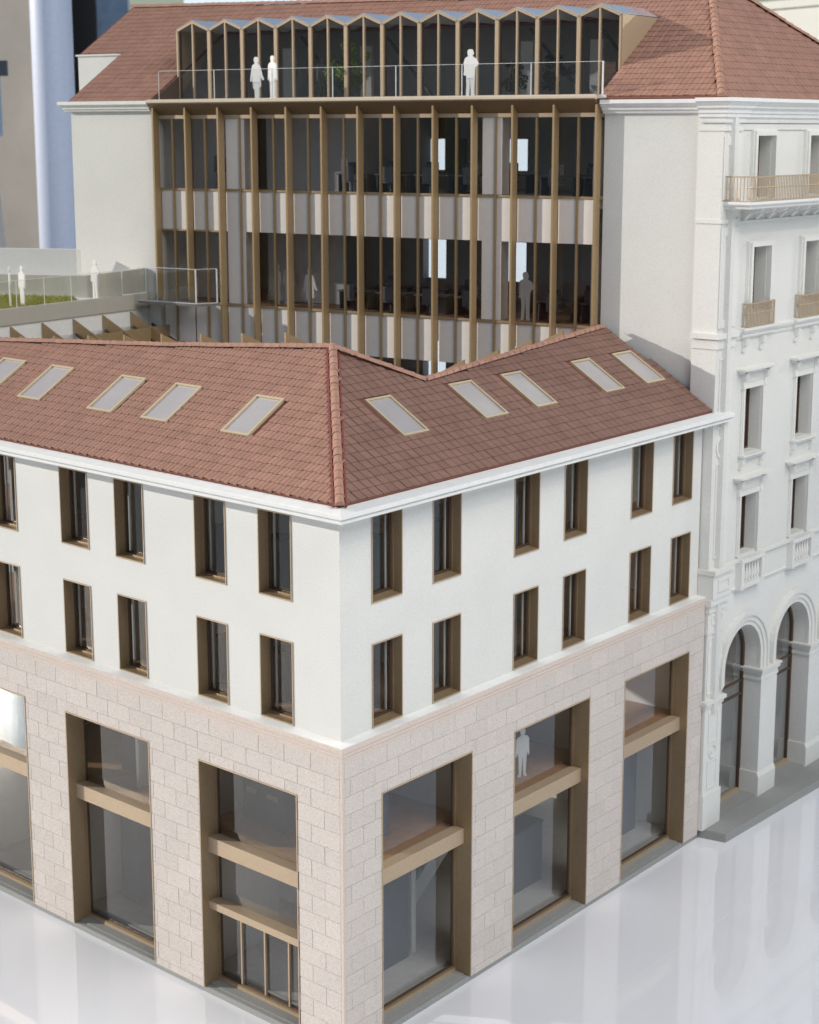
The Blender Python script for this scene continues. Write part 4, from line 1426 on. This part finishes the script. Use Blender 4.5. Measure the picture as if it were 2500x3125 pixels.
# grass: short blades over a bed
m = MB()
gp = [FB.P(-29.0, 4.4, 19.565), FB.P(-29.0, 13.5, 19.565), FB.P(-35.0, 13.5, 19.565), FB.P(-35.0, 4.95, 19.565), FB.P(-30.2, 3.35, 19.565)]
m.prism(gp, (0, 0, 0.05))
pg = [(p.x, p.y) for p in gp]
xs_, ys_ = [p[0] for p in pg], [p[1] for p in pg]
cnt = 0
while cnt < 9000:
    x, y = R.uniform(min(xs_), max(xs_)), R.uniform(min(ys_), max(ys_))
    if not inside(pg, x, y):
        continue
    cnt += 1
    a, h, l = R.uniform(0, 6.28), R.uniform(0.05, 0.15), R.uniform(-0.05, 0.05)
    w = 0.022
    m.add([(x - w * math.cos(a), y - w * math.sin(a), 19.60), (x + w * math.cos(a), y + w * math.sin(a), 19.60), (x + l, y - l, 19.61 + h)], [(0, 1, 2)])
lawn = obj('grass', m, M['grass'])
lawn['kind'] = 'stuff'

# ---- glass balcony box
gb = thing('glass_balcony', 'clear acrylic balcony box clipped to the left end of the bronze finned front', 'balcony', FB.P(-26.5, 0.5, 19.3))
bx = [(-28.3, 1.28), (-25.10, 1.28), (-24.62, 0.43)]
z0, z1 = 19.40, 20.84
for i, ((ta, oa), (tb, ob_)) in enumerate(zip(bx, bx[1:])):
    cuts = [0, 0.33, 0.998] if i == 0 else [0.006, 1]
    for c0, c1 in zip(cuts, cuts[1:]):
        A0 = FB.P(ta + (tb - ta) * c0, oa + (ob_ - oa) * c0, 0)
        B0 = FB.P(ta + (tb - ta) * c1, oa + (ob_ - oa) * c1, 0)
        d = (B0 - A0).normalized()
        n_ = Vector((-d.y, d.x, 0)) * 0.03
        m = MB()
        m.prism([A0 + Vector((0, 0, z0)), B0 + Vector((0, 0, z0)), B0 + n_ + Vector((0, 0, z0)), A0 + n_ + Vector((0, 0, z0))], (0, 0, z1 - z0))
        p = obj('glass_panel', m, M['acrylic'], gb)
        m = MB()
        m.bar(A0 + n_ / 2 + Vector((0, 0, z1 + 0.01)), B0 + n_ / 2 + Vector((0, 0, z1 + 0.01)), 0.032, 0.02)
        m.bar(B0 + n_ / 2 + Vector((0, 0, z0)), B0 + n_ / 2 + Vector((0, 0, z1)), 0.045 if c1 > 0.9 else 0.02, 0.045 if c1 > 0.9 else 0.02, d)
        m.bar(A0 + n_ / 2 + Vector((0, 0, z0 + 0.0)), B0 + n_ / 2 + Vector((0, 0, z0 + 0.0)), 0.032, 0.03)
        obj('panel_edge', m, M['edge'], p)
m = MB()
m.prism([FB.P(-28.35, 0.17, 19.28), FB.P(-28.3, 1.30, 19.28), FB.P(-25.08, 1.30, 19.28), FB.P(-24.58, 0.43, 19.28), FB.P(-26.1, 0.43, 19.28), FB.P(-26.1, 0.17, 19.28)], (0, 0, 0.10))
obj('floor_plate', m, plain('balcony_floor', (0.20, 0.20, 0.20), 0.15), gb)

# ---- atrium glass roof
at_ = thing('atrium_roof', 'sloping courtyard glass roof with bronze beams between the tiled roof and the terrace parapet', 'glass roof', FB.P(-25, 5, 16))
PX = Plane(FB.P(-28.55, 0, 18.35), nB, dB * 0.46 + Vector((0, 0, 0.888)))
cols = [0.15, 1.4, 3.2, 5.04, 6.9, 8.7, 10.5]
zt = lambda t: 18.86 - 0.52 * (t + 28.6)
for k, o_ in enumerate(cols[1:]):
    m = MB()
    m.prism([FB.P(-28.66, o_ - 0.04, zt(-28.66)), FB.P(-24.6, o_ - 0.04, zt(-24.6)), FB.P(-24.6, o_ - 0.04, zt(-24.6) - 0.62), FB.P(-28.66, o_ - 0.04, zt(-28.66) - 0.62)], nB * 0.08)
    obj('beam', m, M['finb'], at_)
for k in range(len(cols) - 1):
    a, b = cols[k] + 0.05, cols[k + 1] - 0.05
    for j, t in enumerate((-27.55, -26.2)):
        if (k + j) % 2 and k > 2:
            continue
        m = MB()
        m.box(FB, t, t + 0.06, a, b, zt(t) - 0.62, zt(t) - 0.03)
        obj('purlin', m, M['finb'], at_)
    m = MB()
    m.prism([FB.P(-28.6, a, zt(-28.6) - 0.60), FB.P(-24.6, a, zt(-24.6) - 0.60), FB.P(-24.6, b, zt(-24.6) - 0.60), FB.P(-28.6, b, zt(-28.6) - 0.60)], (0, 0, 0.02))
    obj('pane', m, M['rglass'], at_)
    m = MB()
    m.bar(FB.P(-28.5, a, zt(-28.5) - 0.55), FB.P(-24.6, a, zt(-24.6) - 0.55), 0.09, 0.09)
    obj('rafter', m, M['dframe'], at_)
xs = [-19.96 + 2.08 * k for k in range(-1, 7)]
for k, x in enumerate(xs):
    zz = 19.25 + 0.085 * (x + 19.96)
    m = MB()
    m.prism([Vector((x - 0.04, 5.0, zz)), Vector((x - 0.04, 9.6, zz - 2.1)), Vector((x - 0.04, 9.6, zz - 2.75)), Vector((x - 0.04, 5.0, zz - 0.9))], (0.085, 0, 0))
    obj('beam', m, M['finb'], at_)
m = MB()
m.prism([Vector((-24, 6.0, 17.9)), Vector((-6, 6.0, 18.2)), Vector((-6, 9.6, 16.7)), Vector((-24, 9.6, 16.7))], (0, 0, 0.02))
obj('pane', m, M['rglass'], at_)
for k in range(4):
    m = MB()
    t_ = 13.0 + k * 2.1
    tt = 18.72 + 0.075 * (t_ - 11.5)
    m.prism([FR.P(t_, -5.2, tt), FR.P(t_, -8.0, tt - 1.4), FR.P(t_, -8.0, tt - 2.0), FR.P(t_, -5.2, tt - 0.8)], dR * 0.085)
    obj('beam', m, M['finb'], at_)
m = MB()
m.prism([FB.P(-24.6, 10.5, 15.6), FB.P(-6.4, 7.5, 15.6), FB.P(-6.4, 0.15, 15.6), FB.P(-24.6, 0.15, 15.6)], (0, 0, 0.03))
obj('atrium_floor', m, M['slate'], at_)

# ================================================================== figures (flat cut-outs in the model)
MAN = [(0, .44), (.025, .05), (.025, 0), (.115, 0), (.115, .025), (.085, .05), (.095, .25), (.105, .46), (.135, .50), (.145, .42), (.175, .44), (.165, .60), (.16, .77), (.125, .825), (.05, .85), (.042, .875), (.062, .905), (.066, .955), (.045, .99), (0, 1.0)]
def mirror(p):
    return p + [(-x, z) for x, z in p[1:-1][::-1]]
WOMAN = [(0.0, .02), (.07, 0), (.075, .25), (.13, .30), (.125, .50), (.10, .58), (.15, .50), (.20, .44), (.225, .46), (.18, .56), (.135, .72), (.10, .80), (.04, .835), (.038, .86), (.062, .89), (.064, .95), (.04, .99), (0, 1.0),
         (-.04, .99), (-.06, .95), (-.058, .89), (-.036, .86), (-.04, .835), (-.11, .80), (-.14, .68), (-.17, .52), (-.18, .42), (-.155, .41), (-.12, .54), (-.10, .58), (-.115, .50), (-.10, .25), (-.05, .22), (-.045, 0)]
THINK = [(0, .44), (.025, .02), (.03, 0), (.12, 0), (.10, .05), (.10, .25), (.11, .50), (.12, .60), (.19, .66), (.20, .70), (.15, .79), (.07, .84), (.05, .855), (.07, .88), (.085, .91), (.065, .95), (.05, .99), (0, 1.0),
         (-.05, .985), (-.07, .94), (-.06, .89), (-.05, .85), (-.13, .81), (-.16, .70), (-.15, .55), (-.165, .46), (-.13, .44), (-.10, .46), (-.09, .25), (-.10, .03), (-.11, 0), (-.03, 0)]
SIDE = [(0, .03), (.06, 0), (.05, .04), (.055, .25), (.065, .46), (.07, .52), (.09, .54), (.085, .70), (.075, .80), (.03, .845), (.03, .865), (.05, .89), (.055, .95), (.03, .99), (-.01, 1.0), (-.045, .98), (-.05, .92), (-.035, .865), (-.045, .84), (-.075, .79), (-.085, .66), (-.07, .52), (-.065, .3), (-.05, .05), (-.055, 0), (-.02, 0)]
def figure(shape, base_p, h, yaw, label, mat='figure', th=0.06, group=None):
    o_ = Vector(base_p)
    u = Vector((math.cos(yaw), math.sin(yaw), 0))
    n_ = Vector((math.sin(yaw), -math.cos(yaw), 0))
    m = MB()
    m.prism([o_ + u * x * h + Vector((0, 0, z * h)) - n_ * th / 2 for x, z in shape], n_ * th)
    f = obj('person', m, M[mat], at=o_)
    bm = bmesh.new()
    bm.from_mesh(f.data)
    bmesh.ops.triangulate(bm, faces=[p for p in bm.faces if len(p.verts) > 4])
    bm.to_mesh(f.data)
    bm.free()
    tag(f, label, 'figure', group or 'flat white figures in the model')
    return f
yB = TH
M['figgrey'] = plain('silhouette_grey_figure', (0.34, 0.34, 0.34), 0.4)  # backlit silhouette put into the colour: grey instead of white acrylic
figure(WOMAN, FB.P(-22.80, -0.2, 27.905), 1.70, yB, 'flat white figure in a skirt on the roof terrace, leftmost of the pair')
figure(mirror(MAN), FB.P(-21.96, -0.2, 27.905), 1.73, yB - 0.3, 'flat white figure in a long coat on the roof terrace, right one of the pair')
figure(THINK, FB.P(-12.52, -0.2, 27.905), 1.77, yB, 'flat white figure with hand raised to chin standing alone on the roof terrace')
figure(mirror(MAN), FB.P(-21.0, -2.4, 27.905), 1.72, yB, 'dark grey figure standing inside the dormer windows behind the glass', 'figdark')
figure(WOMAN, FB.P(-20.42, -0.5, 19.262), 1.76, yB, 'flat white figure in a skirt behind the middle floor glazing of the finned front')
figure(THINK, FB.P(-10.68, -1.5, 19.262), 1.90, yB, 'flat figure with raised elbow silhouetted at the right end of the middle floor', 'figgrey')
figure(SIDE, FB.P(-22.75, -1.4, 19.262), 1.75, yB, 'flat white figure seen side on behind the glass left of the skirted one')
figure(mirror(MAN), FB.P(-22.75, -2.2, 19.262), 1.76, yB, 'flat white figure facing front behind the glass, next to the side-on one')
figure(mirror(MAN), FB.P(-25.6, -1.2, 24.102), 1.78, yB, 'flat grey figure on the top office floor near the left end of the finned front', 'figdark')
figure(SIDE, FB.P(-19.1, -1.2, 24.102), 1.72, yB, 'flat white figure half hidden by a bronze fin on the top office floor')
figure(SIDE, FB.P(-7.0, -1.2, 19.262), 1.72, yB, 'flat white figure half hidden by the last fin on the middle floor')
figure(SIDE, FT.P(8.0, -0.7, 19.60), 1.63, math.radians(-28), 'flat white figure seen edge-on on the grass terrace, far left')
figure(mirror(MAN), FT.P(7.3, -0.7, 19.60), 1.62, math.radians(-8), 'flat white figure on the grass terrace, second from the left')
figure(THINK, FT.P(3.12, -0.5, 19.56), 1.66, math.radians(0), 'flat white figure leaning on the terrace balustrade near the glass balcony')
figure(mirror(MAN), FR.P(11.0, -1.2, 5.085), 1.72, 1.35, 'flat white figure behind the upper pane of the middle shop window on the right street')

# ================================================================== model trees inside the attic
def leafy(loc, h, crown, nl, label, mat):
    t = thing('model_tree', label, 'tree', loc)
    m = MB()
    L = Vector(loc)
    m.lathe(L, [(0.06, 0), (0.045, h * 0.45), (0.03, h * 0.75)], 6)
    for k in range(5):
        a = k * 1.3
        m.bar(L + Vector((0, 0, h * 0.4)), L + Vector((math.cos(a) * crown * 0.5, math.sin(a) * crown * 0.5, h * (0.55 + 0.08 * k))), 0.025, 0.025)
    obj('trunk', m, M['trunk'], t)
    m = MB()
    clumps = [(R.gauss(0, 0.42) * crown, R.gauss(0, 0.3) * crown, h * R.uniform(0.28, 0.9), R.uniform(0.16, 0.34) * crown) for _ in range(26)]
    for _ in range(nl):
        cx_, cy_, cz_, cr_ = R.choice(clumps)
        v = Vector((R.gauss(0, 1), R.gauss(0, 1), R.gauss(0, 1))).normalized() * cr_ * R.uniform(0.5, 1.0)
        p = L + Vector((cx_, cy_, cz_)) + v
        if p.z > loc[2] + h:
            continue
        a = Vector((R.gauss(0, 1), R.gauss(0, 1), R.gauss(0, 1))).normalized()
        b = a.orthogonal().normalized()
        s_ = R.uniform(0.03, 0.06)
        m.add([p - a * s_, p + b * s_ * 0.6, p + a * s_, p - b * s_ * 0.6], [(0, 1, 2, 3)])
    obj('crown', m, mat, t)
leafy(FB.P(-19.7, -2.35, 27.70), 2.55, 1.15, 4200, 'bushy green model tree behind the middle dormer windows', M['leaf'])
dl = plain('dark_model_leaf', (0.035, 0.045, 0.03), 0.9, var=0.3, nscale=4)
leafy(FB.P(-12.2, -3.0, 27.70), 1.8, 0.55, 1500, 'small dark model tree behind the dormer glass right of the lone terrace figure', dl)
leafy(FB.P(-10.3, -3.0, 27.70), 1.9, 0.62, 1700, 'dark model tree behind the third dormer from the right end', dl)

# ================================================================== office furniture seen through the glass
def desk_at(p, u, n_):
    fr = Frame(p, u, n_)
    t = thing('desk', 'charcoal model desk standing behind the glass of the finned front', 'desk', p, 'dark desks on the office floors')
    m = MB()
    m.box(fr, -0.8, 0.8, -0.4, 0.4, 0.72, 0.77)
    obj('desk_top', m, M['slate'], t)
    for s_ in (-0.74, 0.69):
        m = MB()
        m.box(fr, s_, s_ + 0.05, -0.36, 0.36, 0, 0.72)
        obj('leg', m, M['dark'], t)
    m = MB()
    m.box(fr, -0.5, 0.1, -0.08, -0.04, 0.80, 1.22)
    m.box(fr, -0.22, -0.18, -0.06, -0.02, 0.77, 0.85)
    obj('screen', m, M['dark'], t)
    return t
def chair_at(p, u, n_):
    fr = Frame(p, u, n_)
    t = thing('chair', 'charcoal model chair at a desk behind the glass of the finned front', 'chair', p, 'dark chairs on the office floors')
    m = MB()
    m.box(fr, -0.24, 0.24, -0.24, 0.24, 0.42, 0.50)
    obj('seat', m, M['slate'], t)
    m = MB()
    m.box(fr, -0.24, 0.24, 0.20, 0.26, 0.50, 1.08)
    obj('backrest', m, M['slate'], t)
    m = MB()
    m.box(fr, -0.2, 0.2, -0.2, 0.2, 0, 0.05)
    m.box(fr, -0.03, 0.03, -0.03, 0.03, 0.05, 0.42)
    obj('base', m, M['dark'], t)
    return t
dk = desk_at(FB.P(0, 0, 0), dB, nB)
ch = chair_at(FB.P(0, 0, 0), dB, nB)
def copy_tree(o, loc):
    c = o.copy()
    COL.objects.link(c)
    c.location = loc
    for k in list(o.children):
        q = k.copy()
        COL.objects.link(q)
        q.parent = c
    return c
first = True
for z, fl in ((19.262, 'middle'), (24.102, 'top')):
    for row, (o_, rn) in enumerate(((-1.9, 'front row nearest the glass'), (-4.2, 'back row deeper in the room'))):
        for k in range(7):
            t = -18.9 + k * 1.9 + row * 0.5
            if -12.6 < t < -10.4:
                continue
            l, l2 = FB.P(t, o_, z), FB.P(t + 0.2, o_ + 0.75, z)
            d_, c_ = (dk, ch) if first else (copy_tree(dk, l), copy_tree(ch, l2))
            first = False
            d_.location, c_.location = l, l2
            d_['label'] = 'charcoal desk on the %s office floor, %s' % (fl, rn)
            c_['label'] = 'charcoal chair on the %s office floor, %s' % (fl, rn)
            d_['group'] = 'desks on the %s office floor, %s' % (fl, rn)
            c_['group'] = 'chairs on the %s office floor, %s' % (fl, rn)
# dark shop fittings behind the street windows
def fitting(fr, t, o_, z, w, d, h, label):
    f = thing('display_cabinet', label, 'cabinet', fr.P(t, o_, z))
    m = MB()
    m.box(fr, t, t + w, o_, o_ - d, z, z + h)
    obj('body', m, M['slate'], f)
    m = MB()
    m.box(fr, t - 0.04, t + w + 0.04, o_ + 0.04, o_ - d - 0.04, z + h, z + h + 0.06)
    obj('top', m, M['dark'], f)
    for k in range(2 if 'entrance' in label else 0):
        m = MB()
        m.box(fr, t + 0.15 + k * w * 0.5, t + 0.15 + k * w * 0.5 + w * 0.25, o_ + 0.01, o_ + 0.03, z + h * 0.7, z + h * 0.82)
        obj('handle', m, M['tan'], f)
fitting(FL, -6.3, -1.8, 5.09, 2.0, 0.5, 1.4, 'charcoal cabinet behind the upper pane of the entrance window')
fitting(FL, -12.9, -1.9, 0.33, 1.0, 0.8, 3.6, 'tall charcoal cabinet on the ground floor behind the second left shop window')
fitting(FL, -12.7, -1.9, 5.09, 0.9, 0.6, 2.2, 'charcoal cabinet on the upper level behind the second left shop window')
fitting(FR, 4.0, -1.9, 0.33, 1.6, 0.5, 3.4, 'tall charcoal cabinet behind the first shop window right of the corner')
fitting(FR, 3.6, -1.6, 5.09, 0.6, 0.6, 1.7, 'slate cabinet on the upper level behind the first shop window right of the corner')
fitting(FR, 11.4, -1.9, 0.33, 2.0, 0.8, 2.2, 'wide charcoal cabinet behind the middle shop window of the right street')
fitting(FR, 18.3, -1.7, 0.33, 1.3, 0.8, 3.2, 'charcoal cabinet behind the last shop window of the right street')
for i, t in enumerate((-2.7, -5.6, -9.6)):
    for j, z in enumerate((9.56, 13.11)):
        fitting(FL, t - 2.0, -1.5, z, 0.7, 0.6, 1.5, ['dark cabinet on the lower storey behind the white left wall, ', 'dark cabinet on the top storey behind the white left wall, '][j] + ['nearest the corner', 'second from the corner', 'third from the corner'][i])
for i, t in enumerate((1.7, 4.6, 8.9)):
    fitting(FR, t + 1.6, -1.5, 13.11, 0.6, 0.5, 1.6, 'dark cabinet on the top storey behind the white right wall, ' + ['nearest the corner', 'second from the corner', 'third from the corner'][i])
# escalator between the first two shop windows of the right street
es = thing('escalator', 'pale model escalator rising behind the shop windows of the right street', 'escalator', FR.P(7, -3.2, 0.33))
for o_ in (-2.6, -3.7):
    m = MB()
    m.prism([FR.P(5.0, o_, 0.33), FR.P(5.0, o_, 1.1), FR.P(11.6, o_, 5.7), FR.P(11.6, o_, 4.9)], nR * 0.08)
    obj('side_panel', m, M['inner'], es)
    m = MB()
    m.bar(FR.P(4.8, o_ + 0.04, 1.2), FR.P(11.6, o_ + 0.04, 5.9), 0.16, 0.16)
    m.bar(FR.P(4.8, o_ + 0.04, 0.6), FR.P(4.8, o_ + 0.04, 1.25), 0.16, 0.16, dR)
    obj('handrail', m, M['dark'], es)
m = MB()
m.prism([FR.P(5.0, -2.62, 0.4), FR.P(11.6, -2.62, 5.0), FR.P(11.6, -3.58, 5.0), FR.P(5.0, -3.58, 0.4)], (0, 0, 0.1))
obj('step_band', m, M['slate'], es)

# ================================================================== background of the room
def at_px(u, v, dist):
    return CAM_LOC + (Fw + Rt * ((u - 1250) / 5462) - Up * ((v - 1562.5) / 5462)) * dist
bgn = Vector((Fw.x, Fw.y, 0)).normalized()
bgr = Vector((Rt.x, Rt.y, 0)).normalized()
def bgf(depth):
    return Frame(Vector((CAM_LOC.x, CAM_LOC.y, 0)) + bgn * depth, bgr, -bgn)
colm = MB()
cl = plain('lavender_column_paint', (0.70, 0.78, 0.98), 0.45)
cp = CAM_LOC + Vector((-0.8085, 0.5875, 0)).normalized() * 0 
cc = at_px(170, 397, 150.0)
colm.lathe((cc.x, cc.y, -48), [(1.72, 0), (1.72, 160)], 40)
c_ = obj('column', colm, cl, at=(cc.x, cc.y, -48), smooth=True)
tag(c_, 'round pale lavender column standing in the room behind the model on the left', 'column')
F2 = bgf(175)
F2w = Frame(at_px(165, 397, 178), Vector((0.937, 0.35, 0)), Vector((0.35, -0.937, 0)))
F2w.o.z = 0
m = MB()
m.box(F2w, -70, 0.5, 0, -2, -48, 110)
w_ = obj('room_wall', m, plain('room_plaster', (0.62, 0.56, 0.49), 0.85, var=0.12, nscale=0.12))
w_['kind'] = 'structure'
F3 = bgf(172)
pn = thing('wall_cabinet', 'pale blue wall cabinet hanging on the room wall at the far left edge', 'cabinet', F3.P(-40.5, 0, 25))
m = MB()
m.box(F3, -46, -38.55, 0, -1.5, 26.4 - 0.3, 38.2)
obj('door', m, plain('cabinet_blue', (0.50, 0.66, 0.88), 0.5), pn)
m = MB()
m.box(F3, -38.53, -37.6, 0.2, -0.6, 31.6, 33.0)
obj('latch', m, M['slate'], pn)
tr = thing('blind_cord_fitting', 'dark cord fitting with a pale cord on the room wall at the far left', 'fitting', F3.P(-38.3, 0, 10))
m = MB()
m.box(F3, -38.3, -37.2, 0.4, -0.8, 8.6, 12.2)
m.box(F3, -39.6, -38.3, 0.6, -0.2, 9.6, 10.8)
obj('clip', m, M['dark'], tr)
m = MB()
m.bar(F3.P(-38.4, 0.2, 12), F3.P(-39.2, 0.2, 25.6), 0.35, 0.35)
obj('cord', m, M['white'], tr)
F4 = bgf(190)
m = MB()
m.box(F4, -36.0, -32.2, 0, -2, -48, 110)
o = obj('window_post', m, plain('black_post', (0.012, 0.013, 0.018), 0.3))
tag(o, 'black vertical window post behind the tiled roof at the upper left', 'post')
m = MB()
m.box(F4, -32.1, -28.9, -0.5, -2, -48, 110)
o = obj('window_panel', m, plain('textured_blue', (0.20, 0.30, 0.46), 0.4, var=0.15, nscale=0.9, bump=0.6, bscale=2))
tag(o, 'textured blue window panel beside the black post at the upper left', 'panel')
# sunlit building outside, upper right
f5u = Vector((0.954, -0.301, 0))
F5 = Frame(at_px(2330, 397, 330) * 1.0, f5u, Vector((-0.301, -0.954, 0)))
F5.o.z = 0
m = MB()
m.box(F5, -14, 90, 0, -20, -80, 48)
m.box(F5, -14, 90, 0.6, -20, 48.01, 49.4)
o = obj('far_backdrop', m, plain('cream_render', (0.86, 0.84, 0.76), 0.9, var=0.04, nscale=0.05))
tag(o, 'sunlit cream building far behind the roof at the upper right', 'building')

F6 = Frame(at_px(1200, 397, 300), f5u, Vector((-0.301, -0.954, 0)))  # pale blue wall added far off in place of the sky
F6.o.z = 0
m = MB()
m.box(F6, -90, 44, 0, -20, -90, 62)
o = obj('far_backdrop', m, plain('sky_blue_backdrop', (0.66, 0.80, 0.95), 0.9, var=0.05, nscale=0.04))
tag(o, 'pale blue sunlit wall added far away in place of sky, glimpsed above the roof ridge and through the back windows', 'building')
